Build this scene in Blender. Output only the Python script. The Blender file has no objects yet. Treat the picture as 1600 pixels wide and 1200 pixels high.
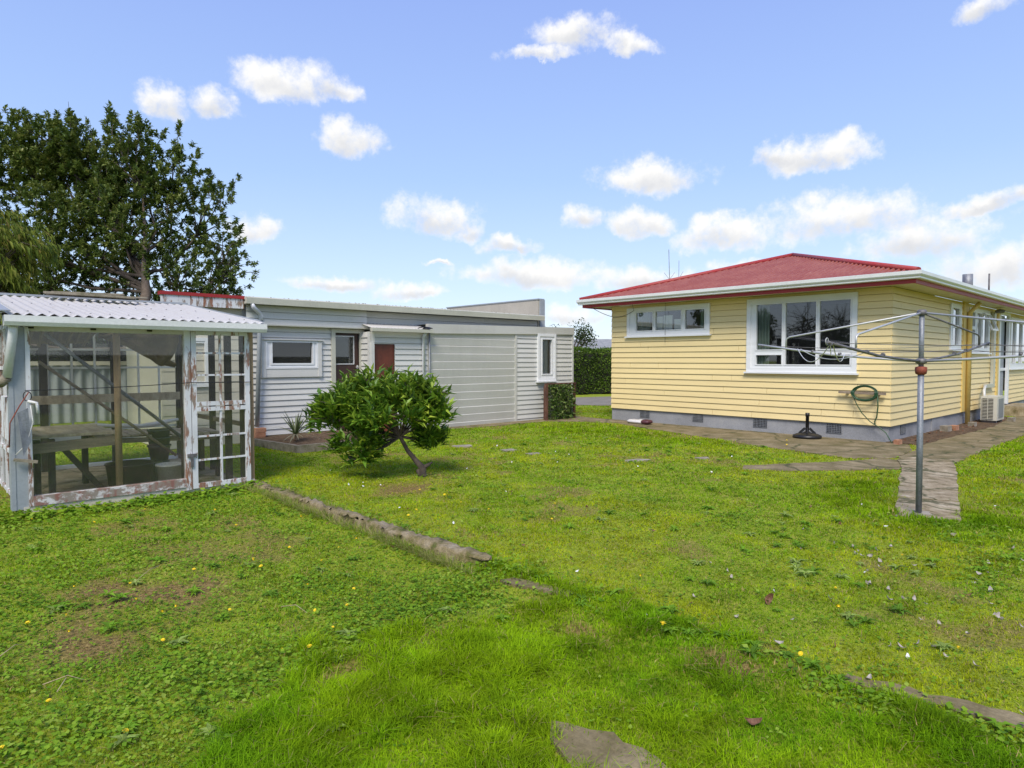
import bpy, bmesh, math, random
import numpy as np
from mathutils import Vector, Matrix
random.seed(7); rng = np.random.default_rng(11)
scn = bpy.context.scene
COL = scn.collection
PI = math.pi
WL = {}   # world location of every parent

# ------------------------------------------------------------------ tags
def tag(o, label=None, cat=None, group=None, kind=None):
    if label: o['label'] = label
    if cat: o['category'] = cat
    if group: o['group'] = group
    if kind: o['kind'] = kind
    return o
def thing(name, loc, label, cat, group=None):
    o = bpy.data.objects.new(name, None); COL.objects.link(o); o.location = loc
    o.empty_display_size = .1; WL[o.name] = Vector(loc)
    return tag(o, label, cat, group)
def link(name, me, mat, parent=None, origin=None):
    n = len(me.vertices)
    co = np.empty(n*3, np.float32); me.vertices.foreach_get('co', co); co = co.reshape(-1, 3)
    if parent is not None: base = WL[parent.name]
    elif origin is not None: base = Vector(origin)
    else: base = Vector(((co[:,0].min()+co[:,0].max())/2, (co[:,1].min()+co[:,1].max())/2, co[:,2].min()))
    co -= np.array(base, np.float32); me.vertices.foreach_set('co', co.ravel()); me.update()
    o = bpy.data.objects.new(name, me); COL.objects.link(o)
    if mat is not None: me.materials.append(mat)
    if parent is not None: o.parent = parent
    else: o.location = base
    WL[o.name] = Vector(base)
    return o

class MB:
    def __init__(s): s.v = []; s.f = []; s.smooth = []
    def add(s, vs, fs, smooth=False):
        n = len(s.v); s.v += [tuple(v) for v in vs]; s.f += [tuple(i+n for i in f) for f in fs]; s.smooth += [smooth]*len(fs)
    def box(s, x0, x1, y0, y1, z0, z1):
        x0,x1=min(x0,x1),max(x0,x1); y0,y1=min(y0,y1),max(y0,y1); z0,z1=min(z0,z1),max(z0,z1)
        s.add([(x0,y0,z0),(x1,y0,z0),(x1,y1,z0),(x0,y1,z0),(x0,y0,z1),(x1,y0,z1),(x1,y1,z1),(x0,y1,z1)],
              [(0,3,2,1),(4,5,6,7),(0,1,5,4),(1,2,6,5),(2,3,7,6),(3,0,4,7)])
        return s
    def beam(s, a, b, w, h, up=(0,0,1)):
        a=Vector(a); b=Vector(b); d=(b-a).normalized(); u=Vector(up)
        r=d.cross(u)
        if r.length<1e-4: r=d.cross(Vector((1,0,0)))
        r.normalize(); u=r.cross(d)
        vs=[]
        for p in (a,b):
            for i,j in ((-1,-1),(1,-1),(1,1),(-1,1)): vs.append(p+r*(i*w/2)+u*(j*h/2))
        s.add(vs,[(0,3,2,1),(4,5,6,7),(0,1,5,4),(1,2,6,5),(2,3,7,6),(3,0,4,7)])
        return s
    def tube(s, pts, r, n=8, cap=True):
        pts=[Vector(p) for p in pts]; rs=r if isinstance(r,(list,tuple)) else [r]*len(pts)
        ref=Vector((0,0,1)); vs=[]; prev=None
        for i,p in enumerate(pts):
            d=(pts[min(i+1,len(pts)-1)]-pts[max(i-1,0)])
            d=d.normalized() if d.length>1e-9 else Vector((0,0,1))
            if prev is None:
                a=d.cross(ref); a=a if a.length>.01 else d.cross(Vector((1,0,0)))
            else: a=prev-d*prev.dot(d); a=a if a.length>1e-6 else d.cross(Vector((1,0,0)))
            a.normalize(); b=d.cross(a); prev=a
            for k in range(n):
                t=2*PI*k/n; vs.append(p+(a*math.cos(t)+b*math.sin(t))*rs[i])
        fs=[]
        for i in range(len(pts)-1):
            for k in range(n): fs.append((i*n+k,i*n+(k+1)%n,(i+1)*n+(k+1)%n,(i+1)*n+k))
        s.add(vs,fs,True)
        if cap:
            m=len(s.v)-len(vs)
            s.f.append(tuple(m+k for k in range(n))[::-1]); s.smooth.append(False)
            s.f.append(tuple(m+(len(pts)-1)*n+k for k in range(n))); s.smooth.append(False)
        return s
    def lathe(s, c, prof, n=24):
        c=Vector(c); vs=[]
        for r,z in prof:
            for k in range(n):
                t=2*PI*k/n; vs.append((c.x+r*math.cos(t),c.y+r*math.sin(t),c.z+z))
        fs=[(i*n+k,i*n+(k+1)%n,(i+1)*n+(k+1)%n,(i+1)*n+k) for i in range(len(prof)-1) for k in range(n)]
        s.add(vs,fs,True); return s
    def prism(s, poly, axis, a0, a1):
        # poly: 2D points in the two other axes (cyclic order), extruded along axis
        def P(p,a): return {'x':(a,p[0],p[1]),'y':(p[0],a,p[1]),'z':(p[0],p[1],a)}[axis]
        n=len(poly)
        s.add([P(p,a0) for p in poly]+[P(p,a1) for p in poly],
              [tuple(range(n))[::-1],tuple(range(n,2*n))]+[(i,(i+1)%n,n+(i+1)%n,n+i) for i in range(n)])
        return s
    def mesh(s, name):
        me=bpy.data.meshes.new(name); me.from_pydata(s.v,[],s.f); 
        me.polygons.foreach_set('use_smooth', s.smooth); me.update(); return me
    def build(s, name, mat, parent=None, fix=True, origin=None):
        me=s.mesh(name)
        if fix:
            bm=bmesh.new(); bm.from_mesh(me); bmesh.ops.recalc_face_normals(bm,faces=bm.faces); bm.to_mesh(me); bm.free()
        return link(name, me, mat, parent, origin)

# ------------------------------------------------------------------ materials
def newmat(name):
    m=bpy.data.materials.new(name); m.use_nodes=True; nt=m.node_tree
    b=nt.nodes['Principled BSDF']; return m,nt,b
def N(nt,t,**kw):
    n=nt.nodes.new(t)
    for k,v in kw.items(): setattr(n,k,v)
    return n
def noise(nt,scale,detail=5,rough=.55,vec=None,stretch=None):
    tc=N(nt,'ShaderNodeTexCoord'); out=tc.outputs['Object']
    if stretch:
        mp=N(nt,'ShaderNodeMapping'); mp.inputs['Scale'].default_value=stretch; nt.links.new(out,mp.inputs['Vector']); out=mp.outputs[0]
    n=N(nt,'ShaderNodeTexNoise'); n.inputs['Scale'].default_value=scale; n.inputs['Detail'].default_value=detail; n.inputs['Roughness'].default_value=rough
    nt.links.new(out,n.inputs['Vector']); return n.outputs['Fac']
def ramp(nt,fac,stops):
    r=N(nt,'ShaderNodeValToRGB'); e=r.color_ramp.elements
    while len(e)<len(stops): e.new(.5)
    for i,(p,c) in enumerate(stops): e[i].position=p; e[i].color=(*c,1) if len(c)==3 else c
    nt.links.new(fac,r.inputs[0]); return r.outputs['Color']
def mixc(nt,fac,a,b,mode='MIX'):
    m=N(nt,'ShaderNodeMix',data_type='RGBA',blend_type=mode)
    if isinstance(fac,(int,float)): m.inputs[0].default_value=fac
    else: nt.links.new(fac,m.inputs[0])
    for i,c in ((6,a),(7,b)):
        if isinstance(c,tuple): m.inputs[i].default_value=(*c,1)
        else: nt.links.new(c,m.inputs[i])
    return m.outputs[2]
def bump(nt,b,h,strength=.3,dist=.01):
    bp=N(nt,'ShaderNodeBump'); bp.inputs['Strength'].default_value=strength; bp.inputs['Distance'].default_value=dist
    nt.links.new(h,bp.inputs['Height']); nt.links.new(bp.outputs[0],b.inputs['Normal'])
def srgb(r,g,b):
    f=lambda c:(c/255/12.92) if c/255<=.04045 else ((c/255+.055)/1.055)**2.4
    return (f(r),f(g),f(b))
def painted(name,c,dirt=(.25,.22,.18),amt=.35,rough=.5,scale=1.4,stretch=(1,1,.25),fine=.12,metal=0,bumps=.15):
    m,nt,b=newmat(name)
    n1=noise(nt,scale,8,.65,stretch=stretch); n2=noise(nt,40,4,.6)
    f=ramp(nt,n1,[(.45,(0,0,0)),(.8,(amt,)*3)])
    col=mixc(nt,f,c,tuple(x*y for x,y in zip(c,dirt)) if max(dirt)<=0 else tuple(.5*x+.5*y for x,y in zip(c,dirt)))
    bd_=noise(nt,1.0,2,.5,stretch=(.35,.35,7.1)); col=mixc(nt,1.0,col,ramp(nt,bd_,[(.3,(.90,.90,.89)),(.7,(1.0,)*3)]),'MULTIPLY')
    g=ramp(nt,n2,[(.3,(1-fine,)*3),(.7,(1,)*3)])
    col=mixc(nt,1.0,col,g,'MULTIPLY')
    nt.links.new(col,b.inputs['Base Color']); b.inputs['Roughness'].default_value=rough; b.inputs['Metallic'].default_value=metal
    bump(nt,b,n2,bumps,.004); return m
def peeling(name,c,under,under2,lo=.5,hi=.56,scale=7,stretch=(1,1,.35)):
    m,nt,b=newmat(name)
    n1=noise(nt,scale,9,.7,stretch=stretch); n2=noise(nt,18,5,.6,stretch=(1,1,.3)); n3=noise(nt,3,5,.6)
    f=ramp(nt,n1,[(lo,(0,0,0)),(hi,(1,1,1))])
    u=mixc(nt,ramp(nt,n2,[(.42,(0,0,0)),(.58,(1,1,1))]),under,under2)
    cc=mixc(nt,ramp(nt,n3,[(.35,(0,0,0)),(.75,(.5,.5,.5))]),c,tuple(.6*x for x in c))
    col=mixc(nt,f,cc,u); nt.links.new(col,b.inputs['Base Color']); b.inputs['Roughness'].default_value=.75
    bump(nt,b,n1,.4,.006); return m
def blotch(name,stops,scale=3,detail=8,rough=.9,bs=.4,stretch=None,fscale=60,metal=0,bd=.01,crack=0):
    m,nt,b=newmat(name)
    n1=noise(nt,scale,detail,.65,stretch=stretch); n2=noise(nt,fscale,4,.7)
    col=ramp(nt,n1,stops); g=ramp(nt,n2,[(.3,(.72,)*3),(.7,(1.1,)*3)])
    col=mixc(nt,1.0,col,g,'MULTIPLY')
    if crack:
        tc=N(nt,'ShaderNodeTexCoord'); nn=N(nt,'ShaderNodeTexNoise'); nn.inputs['Scale'].default_value=3; nn.inputs['Detail'].default_value=6; nt.links.new(tc.outputs['Object'],nn.inputs['Vector'])
        av=N(nt,'ShaderNodeMix',data_type='VECTOR'); av.inputs[0].default_value=.25; nt.links.new(tc.outputs['Object'],av.inputs[4]); nt.links.new(nn.outputs['Color'],av.inputs[5])
        vo=N(nt,'ShaderNodeTexVoronoi',feature='DISTANCE_TO_EDGE'); vo.inputs['Scale'].default_value=crack; nt.links.new(av.outputs[1],vo.inputs['Vector'])
        col=mixc(nt,ramp(nt,vo.outputs['Distance'],[(.006,(.85,)*3),(.02,(0,0,0))]),col,(.05,.055,.012))
    nt.links.new(col,b.inputs['Base Color']); b.inputs['Roughness'].default_value=rough; b.inputs['Metallic'].default_value=metal
    bump(nt,b,n2,bs,bd); return m
def leafmat(name,rough=.45,trans=.3,spec=.4):
    m,nt,b=newmat(name)
    a=N(nt,'ShaderNodeAttribute',attribute_name='Col'); nt.links.new(a.outputs['Color'],b.inputs['Base Color'])
    b.inputs['Roughness'].default_value=rough; b.inputs['Specular IOR Level'].default_value=spec
    t=N(nt,'ShaderNodeBsdfTranslucent'); nt.links.new(a.outputs['Color'],t.inputs['Color'])
    mx=N(nt,'ShaderNodeMixShader'); mx.inputs[0].default_value=trans
    nt.links.new(b.outputs[0],mx.inputs[1]); nt.links.new(t.outputs[0],mx.inputs[2])
    nt.links.new(mx.outputs[0],nt.nodes['Material Output'].inputs['Surface']); return m
def glass(name,tint=(.9,.95,.92),dirt=(.35,.36,.28),amt=.12,spec=1.0,dscale=1.2,rough=.02):
    m,nt,b=newmat(name); nt.nodes.remove(b)
    tr=N(nt,'ShaderNodeBsdfTransparent'); tr.inputs['Color'].default_value=(*tint,1)
    gl=N(nt,'ShaderNodeBsdfGlossy'); gl.inputs['Roughness'].default_value=rough
    fr=N(nt,'ShaderNodeFresnel'); fr.inputs['IOR'].default_value=1.5
    ml=N(nt,'ShaderNodeMath',operation='MULTIPLY_ADD'); ml.inputs[1].default_value=1.7*spec; ml.inputs[2].default_value=.02; ml.use_clamp=True
    nt.links.new(fr.outputs[0],ml.inputs[0])
    mx=N(nt,'ShaderNodeMixShader'); nt.links.new(ml.outputs[0],mx.inputs[0]); nt.links.new(tr.outputs[0],mx.inputs[1]); nt.links.new(gl.outputs[0],mx.inputs[2])
    df=N(nt,'ShaderNodeBsdfDiffuse'); df.inputs['Color'].default_value=(*dirt,1)
    n=noise(nt,dscale,8,.7); r=ramp(nt,n,[(.3,(amt*.4,)*3),(.75,(amt*1.6,)*3)])
    m2=N(nt,'ShaderNodeMixShader'); nt.links.new(r,m2.inputs[0]); nt.links.new(mx.outputs[0],m2.inputs[1]); nt.links.new(df.outputs[0],m2.inputs[2])
    nt.links.new(m2.outputs[0],nt.nodes['Material Output'].inputs['Surface']); return m

M={}
M['yellow']=painted('cream_yellow_weatherboard',(.82,.655,.325),dirt=(.5,.36,.14),amt=.22,rough=.55,fine=.06)
M['yellow_trim']=painted('yellow_trim',(.76,.56,.19),dirt=(.4,.3,.1),amt=.3)
M['white']=painted('white_trim',(.78,.79,.80),dirt=(.4,.4,.38),amt=.2,rough=.4,fine=.05)
M['gutterw']=painted('white_gutter',(.74,.75,.72),dirt=(.3,.32,.25),amt=.5,rough=.35,scale=2.2,stretch=(1,1,3))
M['creamg']=painted('cream_gutter',(.56,.55,.46),dirt=(.2,.2,.14),amt=.5,rough=.4,scale=2.2)
M['redf']=painted('red_fascia',(.36,.02,.02),dirt=(.12,.03,.03),amt=.3,rough=.5)
M['soffit']=painted('soffit',(.66,.6,.42),dirt=(.35,.3,.2),amt=.2)
M['grey']=painted('grey_weatherboard',(.64,.635,.60),dirt=(.2,.2,.18),amt=.30,rough=.6,fine=.08,scale=1.1)
M['greyd']=painted('grey_fibre_boards',(.54,.535,.49),dirt=(.25,.24,.20),amt=.5,rough=.65,fine=.08)
M['greyb']=painted('blue_grey_flashing',(.34,.37,.395),dirt=(.2,.2,.18),amt=.35,rough=.5)
M['conc_base']=blotch('foundation_concrete',[(.3,(.24,.245,.255)),(.6,(.33,.335,.345)),(.8,(.42,.41,.39))],1.5,8,.85,.3)
M['cream_wall']=painted('cream_wall',(.6,.56,.46),dirt=(.3,.28,.2),amt=.3)
M['parapet']=blotch('stained_plaster',[(.3,(.16,.14,.09)),(.42,(.42,.38,.31)),(.7,(.52,.47,.39))],1.1,9,.9,.3,stretch=(1,1,.5))
M['peel']=peeling('peeling_white_paint',(.66,.67,.68),(.26,.12,.07),(.25,.20,.16),.515,.55,12,(1,1,.2))
M['peel2']=peeling('worn_sill_paint',(.62,.60,.58),(.26,.22,.18),(.25,.12,.09),.44,.50,11,(.6,1,1))
M['oldwood']=blotch('weathered_wood',[(.3,(.14,.10,.07)),(.55,(.31,.24,.17)),(.75,(.45,.36,.27))],5,8,.85,.5,stretch=(.3,1,3))
M['benchwood']=blotch('bench_wood',[(.3,(.30,.23,.15)),(.55,(.55,.45,.32)),(.75,(.68,.58,.44))],4,8,.85,.4,stretch=(3,.4,1))
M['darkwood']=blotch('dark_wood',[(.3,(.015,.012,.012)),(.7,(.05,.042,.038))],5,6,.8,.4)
M['brownpost']=blotch('brown_post',[(.3,(.24,.15,.08)),(.7,(.52,.36,.20))],4,8,.8,.4,stretch=(3,3,.3))
M['browndoor']=blotch('brown_door',[(.35,(.028,.015,.012)),(.7,(.07,.03,.022))],3,6,.5,.2,stretch=(2,2,.3))
M['reddoor']=blotch('red_brown_door',[(.35,(.06,.018,.012)),(.7,(.19,.045,.022))],2.2,6,.5,.2,stretch=(1,1,.6))
M['rustframe']=blotch('rusty_brown_frame',[(.35,(.07,.03,.02)),(.7,(.18,.08,.05))],8,6,.8,.4)
M['galv']=blotch('galvanised_steel',[(.3,(.13,.14,.155)),(.5,(.24,.255,.28)),(.75,(.38,.39,.4))],9,8,.5,.25,metal=.35,stretch=(1,1,.3))
M['galvd']=blotch('dark_galvanised_steel',[(.3,(.09,.085,.085)),(.6,(.2,.19,.19)),(.8,(.3,.28,.27))],7,8,.55,.2,metal=.3)
M['alu']=painted('light_alloy',(.55,.55,.54),dirt=(.3,.28,.26),amt=.4,metal=.4)
M['rust']=blotch('rust',[(.3,(.16,.03,.015)),(.7,(.30,.07,.035))],12,6,.7,.5)
M['dark']=painted('dark_room',(.03,.03,.03),dirt=(.02,.02,.02),amt=.2,rough=.9)
M['room']=painted('room_wall',(.10,.10,.09),dirt=(.05,.05,.05),amt=.3,rough=.9)
M['curtain']=painted('green_curtain',(.22,.27,.22),dirt=(.1,.12,.1),amt=.4,rough=.9)
M['whitecloth']=painted('white_panel',(.85,.85,.8),dirt=(.5,.5,.4),amt=.2)
M['black']=blotch('black_plastic',[(.3,(.008,.008,.009)),(.7,(.02,.02,.022))],6,5,.4,.1)
M['greenhose']=blotch('green_hose',[(.3,(.012,.05,.02)),(.7,(.03,.10,.035))],8,4,.4,.1)
M['greenpot']=blotch('green_pot',[(.3,(.02,.05,.035)),(.7,(.04,.08,.055))],5,4,.5,.1)
M['whitepl']=blotch('white_plastic',[(.3,(.5,.5,.48)),(.7,(.72,.72,.70))],5,4,.4,.1)
M['pvc']=painted('white_pvc',(.74,.75,.8),dirt=(.4,.4,.35),amt=.2,rough=.35)
M['cloth']=blotch('sacking',[(.3,(.12,.085,.04)),(.6,(.24,.18,.09)),(.8,(.34,.27,.15))],3,7,.95,.5)
M['mold']=blotch('mossy_timber',[(.3,(.10,.10,.04)),(.5,(.24,.21,.15)),(.75,(.36,.32,.24))],6,8,.9,.5)
M['brick']=blotch('orange_brick',[(.3,(.36,.15,.07)),(.7,(.55,.30,.18))],9,5,.9,.4)
M['stone']=blotch('grey_stone',[(.3,(.19,.165,.12)),(.7,(.42,.37,.29))],6,7,.9,.5)
M['conc']=blotch('old_concrete_path',[(.30,(.11,.10,.02)),(.42,(.165,.13,.055)),(.56,(.235,.185,.095)),(.75,(.36,.29,.165))],2.6,10,.95,.4,bd=.01,fscale=45,crack=.85)
M['concs']=blotch('pale_concrete_slab',[(.34,(.12,.10,.03)),(.44,(.27,.21,.12)),(.58,(.38,.31,.195)),(.72,(.56,.48,.34))],5,10,.95,.4,bd=.008,fscale=50,crack=1.1)
M['edging']=blotch('mossy_concrete_edging',[(.34,(.10,.12,.015)),(.44,(.22,.18,.07)),(.56,(.34,.27,.155)),(.72,(.48,.41,.28))],7,10,.97,1,bd=.03,fscale=40)
M['soilbed']=blotch('dark_mulch',[(.3,(.04,.022,.01)),(.5,(.11,.065,.03)),(.75,(.26,.17,.09))],14,8,1,1,bd=.02)
M['asphalt']=blotch('driveway_concrete',[(.3,(.17,.15,.12)),(.7,(.28,.25,.20))],2,8,.9,.3)
M['bark']=blotch('bark',[(.3,(.06,.05,.038)),(.6,(.16,.13,.10)),(.8,(.26,.21,.16))],6,8,.95,.9,stretch=(1,1,.4))
M['barkp']=blotch('pinkish_bark',[(.3,(.13,.10,.075)),(.6,(.25,.19,.15)),(.8,(.36,.29,.23))],5,8,.95,.7)
M['twig']=blotch('twig_bark',[(.3,(.05,.04,.03)),(.7,(.13,.10,.08))],9,5,.95,.4)
M['bag']=painted('white_bag',(.72,.70,.68),dirt=(.3,.1,.12),amt=.3,scale=5,rough=.35)
M['bagdark']=painted('maroon_bag_end',(.10,.03,.04),dirt=(.03,.02,.02),amt=.4)
M['acwhite']=painted('beige_metal',(.62,.60,.52),dirt=(.4,.38,.3),amt=.2,rough=.4)
M['acgrey']=painted('grille_grey',(.22,.23,.24),dirt=(.1,.1,.1),amt=.3)
M['nroof']=blotch('grey_tile_roof',[(.3,(.20,.21,.215)),(.7,(.34,.34,.33))],3,6,.9,.2)
M['nwall']=painted('neighbour_wall',(.5,.48,.42))
M['ivory']=painted('frosted_pane',(.72,.74,.73),dirt=(.3,.3,.3),amt=.5,scale=3,stretch=(4,1,.2))
M['leaf']=leafmat('leaf_glossy',.42,.30,.4)
M['leafm']=leafmat('leaf_matt',.65,.35,.15)
M['grassm']=leafmat('grass_blades',.75,.45,.08)
M['hglass']=glass('house_window_glass',(.8,.85,.85),(.3,.3,.3),.015,1.45,1)
M['sglass']=glass('shed_window_glass',(.6,.65,.65),(.25,.27,.25),.06,1.2,1)
M['gglass']=glass('dusty_greenhouse_glass',(.965,.975,.95),(.52,.51,.43),.035,.32,1.3)

def roofmat(name,base,wear,wear2,lo=.45,hi=.7,scale=2.5,rough=.55,stretch=(1,1,1)):
    m,nt,b=newmat(name)
    n1=noise(nt,scale,10,.72,stretch=stretch); n2=noise(nt,22,5,.7)
    col=mixc(nt,ramp(nt,n1,[(lo,(0,0,0)),(hi,(1,1,1))]),base,wear)
    col=mixc(nt,ramp(nt,n2,[(.54,(0,0,0)),(.70,(.45,)*3)]),col,wear2)
    nt.links.new(col,b.inputs['Base Color']); b.inputs['Roughness'].default_value=rough; bump(nt,b,n2,.2,.004); return m
M['redroof']=roofmat('faded_red_iron',(.25,.060,.040),(.32,.105,.070),(.40,.22,.16),lo=.42,hi=.66,scale=2.2)
M['redcap']=roofmat('red_ridge_cap',(.36,.03,.03),(.30,.06,.05),(.36,.14,.11))
M['whiteroof']=roofmat('white_painted_iron',(.86,.83,.80),(.74,.69,.66),(.55,.48,.42),lo=.5,hi=.8,rough=.45)

_nt=M['whiteroof'].node_tree; _b=_nt.nodes['Principled BSDF']; _t=N(_nt,'ShaderNodeBsdfTranslucent'); _t.inputs['Color'].default_value=(.75,.74,.68,1)
_m=N(_nt,'ShaderNodeMixShader'); _m.inputs[0].default_value=.42; _nt.links.new(_b.outputs[0],_m.inputs[1]); _nt.links.new(_t.outputs[0],_m.inputs[2]); _nt.links.new(_m.outputs[0],_nt.nodes['Material Output'].inputs['Surface'])
# ------------------------------------------------------------------ numpy noise + ground
def vnoise(x,y,scale,seed,octs=4,gain=.55):
    r=np.random.default_rng(seed); out=np.zeros_like(x,dtype=float); amp=1; tot=0
    T=r.random((64,64))
    for o in range(octs):
        u=x*scale+17.3*o+1000; v=y*scale+9.1*o+1000
        iu=np.floor(u).astype(int); iv=np.floor(v).astype(int); fu=u-iu; fv=v-iv
        fu=fu*fu*(3-2*fu); fv=fv*fv*(3-2*fv)
        a=T[iu%64,iv%64]; b=T[(iu+1)%64,iv%64]; c=T[iu%64,(iv+1)%64]; d=T[(iu+1)%64,(iv+1)%64]
        out+=amp*((a*(1-fu)+b*fu)*(1-fv)+(c*(1-fu)+d*fu)*fv); tot+=amp; amp*=gain; scale*=2.03
    return out/tot
def inpoly(x,y,poly):
    ins=np.zeros(x.shape,bool); n=len(poly)
    for i in range(n):
        x1,y1=poly[i]; x2,y2=poly[(i+1)%n]
        if y1==y2: continue
        c=((y1>y)!=(y2>y))&(x<(x2-x1)*(y-y1)/(y2-y1)+x1); ins^=c
    return ins
def sstep(a,b,x): t=np.clip((x-a)/(b-a),0,1); return t*t*(3-2*t)
PATHS=dict(
 patio=[(13.85,13.6),(13.1,13.2),(12.6,12.35),(8.8,12.35),(8.8,12.0),(10.4,11.85),(12.2,11.75),(12.9,11.0),(13.03,10.25),(12.55,8.6),(12.02,7.15),(11.75,6.4),(11.5,5.7),(11.35,4.8),(11.19,4.0),(11.5,3.72),(11.85,3.53),(13.0,3.62),(13.84,3.93),(13.9,4.3)],
 spur=[(11.6,3.66),(10.6,4.1),(9.9,4.5),(9.25,4.82),(8.85,4.66),(9.2,4.25),(9.82,3.77),(10.69,3.11),(11.6,3.0)],
 slab=[(8.44,2.49),(8.75,2.58),(9.7,2.86),(10.69,3.11),(11.6,3.45),(12.1,3.3),(11.79,2.73),(10.8,2.46),(9.73,2.21),(8.62,1.94)],
 slabend=[(7.37,2.19),(7.9,2.36),(8.40,2.48),(8.58,1.93),(7.63,1.68)],
 side=[(11.85,3.53),(13.0,3.58),(13.84,3.78),(16.3,3.72),(19.0,3.66),(21.2,3.8),(24.0,3.85),(34,3.85),(34,2.9),(24,2.82),(17.39,2.77),(14.5,2.75),(11.79,2.73),(11.3,3.0)])
BED=[(13.84,4.3),(13.84,3.74),(16.3,3.68),(19.0,3.62),(21.2,3.76),(22.4,3.95),(22.4,4.3)]
DRIVE=[(16.2,16.6),(18.58,14.0),(24,13.5),(26,16),(22.4,17.9),(20.3,18.6),(17,19.5),(14,19)]
FOOT=[[(13.85,4.27),(40,4.27),(40,11),(13.85,11)],[(4.5,12.75),(7.35,12.75),(7.35,12.35),(13.8,12.35),(13.8,22),(4.5,22)],[(.85,8.45),(3.4,8.45),(3.4,11.6),(.85,11.6)],[(3.3,12.6),(5,12.6),(5,15),(3.3,15)]]
PATCH=[[(2.05,1.99),(1.97,1.86),(1.86,1.62),(1.90,1.35),(2.08,1.28),(2.19,1.48),(2.18,1.72),(2.13,1.90)],
       [(3.12,3.50),(3.24,3.46),(3.31,3.20),(3.34,2.98),(3.26,2.96),(3.19,3.22)],
       [(3.40,1.22),(3.50,1.24),(3.56,.9),(3.66,.55),(3.72,.2),(3.60,.15),(3.52,.55),(3.46,.9)],
       [(8.3,6.35),(8.6,6.30),(8.7,6.12),(8.4,6.1),(8.25,6.22)],[(7.7,8.6),(7.95,8.55),(7.9,8.35),(7.66,8.4)],[(7.4,9.6),(7.75,9.5),(7.65,9.3),(7.35,9.38)],[(7.7,7.98),(7.95,7.9),(7.9,7.75),(7.65,7.8)],[(9.4,5.75),(9.6,5.65),(9.5,5.55),(9.35,5.62)]]
def flatmask(x,y):
    m=np.zeros(x.shape,bool)
    for p in list(PATHS.values())+[BED,DRIVE]+FOOT+PATCH: m|=inpoly(x,y,p)
    return m
def gz(x,y):
    x=np.asarray(x,float); y=np.asarray(y,float)
    z=(vnoise(x,y,.9,3,3)-.5)*.05+(vnoise(x,y,4,5,3)-.5)*.022
    z-=.035*sstep(3.25,2.9,x)*sstep(9,8,y)
    z=z*np.clip((np.hypot(x,y)-1)/2,.3,1)
    z=np.where(flatmask(x,y),-.012,z)
    return z
LUSH=[(0.3,2.2),(0.7,2.78),(1.28,3.06),(1.83,3.23),(2.48,3.26),(3.14,3.18),(3.45,2.5),(3.37,1.91),(3.13,1.52),(3.26,1.14),(3.34,0.5),(3.3,-.6),(1.5,-.8)]
def zones(x,y):
    xx=x+(vnoise(x,y,1.8,40,4)-.5)*1.0; yy=y+(vnoise(x,y,1.8,41,4)-.5)*1.0
    lush=inpoly(xx,yy,LUSH).astype(float)
    left=sstep(3.3,3.0,x)*(1-lush)
    # lush rims: by the slab, along the edging line, along the patio
    rim=np.exp(-((x-3.33)/.13)**2)*(y<4.3)*(y>.3)*.9
    slab=np.exp(-((x-7.4)/.55)**2-((y-2.0)/.9)**2)+np.exp(-((x-8.6)/.9)**2-((y-3.0)/.35)**2)*.8+np.exp(-((x-8.2)/.9)**2-((y-1.35)/.4)**2)*.6
    pat=np.exp(-((x-11.2)/.8)**2)*sstep(5.5,7,y)*sstep(12,10,y)*.6+np.exp(-((x-16)/4)**2-((y-2.2)/.5)**2)*.7
    rim=np.clip(rim+slab+pat,0,1)
    brown=np.exp(-(((x-1.3)/.42)**2+((y-4.95)/.45)**2))*1.1+np.exp(-(((x-.75)/.3)**2+((y-4.4)/.5)**2))*.7+np.exp(-(((x-1.8)/.5)**2+((y-3.1-(x-1.8)*.1)/.10)**2))*.9+np.exp(-(((x-5.2)/.3)**2+((y-7.2)/.35)**2))*.9+np.exp(-(((x-4.5)/.35)**2+((y-6.8)/.3)**2))*.3+np.exp(-(((x-5.9)/.3)**2+((y-9.5)/.4)**2))*.6+np.exp(-(((x-3.15)/.14)**2+((y-1.75)/.2)**2))*1.1+np.exp(-(((x-2.95)/.10)**2+((y-2.55)/.16)**2))*.9
    brown*=.45+1.1*sstep(.35,.6,vnoise(x,y,4,52,3)); brown+=.6*sstep(.64,.72,vnoise(x,y,1.3,50,4))*(1-.8*lush)
    return lush,left,rim,np.clip(brown,0,1)
def spaced(a,b,st,far):
    inner=np.arange(a,b+1e-6,st); g=[]; d=st; v=b
    while v<far: d*=1.35; v+=d; g.append(v)
    h=[]; d=st; v=a
    while v>-far: d*=1.35; v-=d; h.append(v)
    return np.array(h[::-1]+list(inner)+g)
def grid_ground():
    xs=spaced(-2,26,.1,600); ys=spaced(-2,22,.1,600)
    X,Y=np.meshgrid(xs,ys,indexing='ij'); far=np.maximum.reduce([-2-X,X-26,-2-Y,Y-22,np.zeros_like(X)])
    Z=np.where(far>0,0,gz(X,Y))
    nx,ny=X.shape; v=np.stack([X,Y,Z],-1).reshape(-1,3)
    i=np.arange(nx-1)[:,None]*ny+np.arange(ny-1)[None]; i=i.ravel()
    q=np.stack([i,i+ny,i+ny+1,i+1],-1)
    me=bpy.data.meshes.new('ground'); me.vertices.add(len(v)); me.vertices.foreach_set('co',v.ravel().astype(np.float32))
    me.loops.add(q.size); me.loops.foreach_set('vertex_index',q.ravel().astype(np.int32))
    me.polygons.add(len(q)); me.polygons.foreach_set('loop_start',np.arange(0,q.size,4,dtype=np.int32)); me.update(calc_edges=True)
    me.polygons.foreach_set('use_smooth',np.ones(len(q),bool))
    at=me.attributes.new('bare','FLOAT','POINT'); at.data.foreach_set('value',zones(v[:,0],v[:,1])[3].astype(np.float32))
    return me
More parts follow.
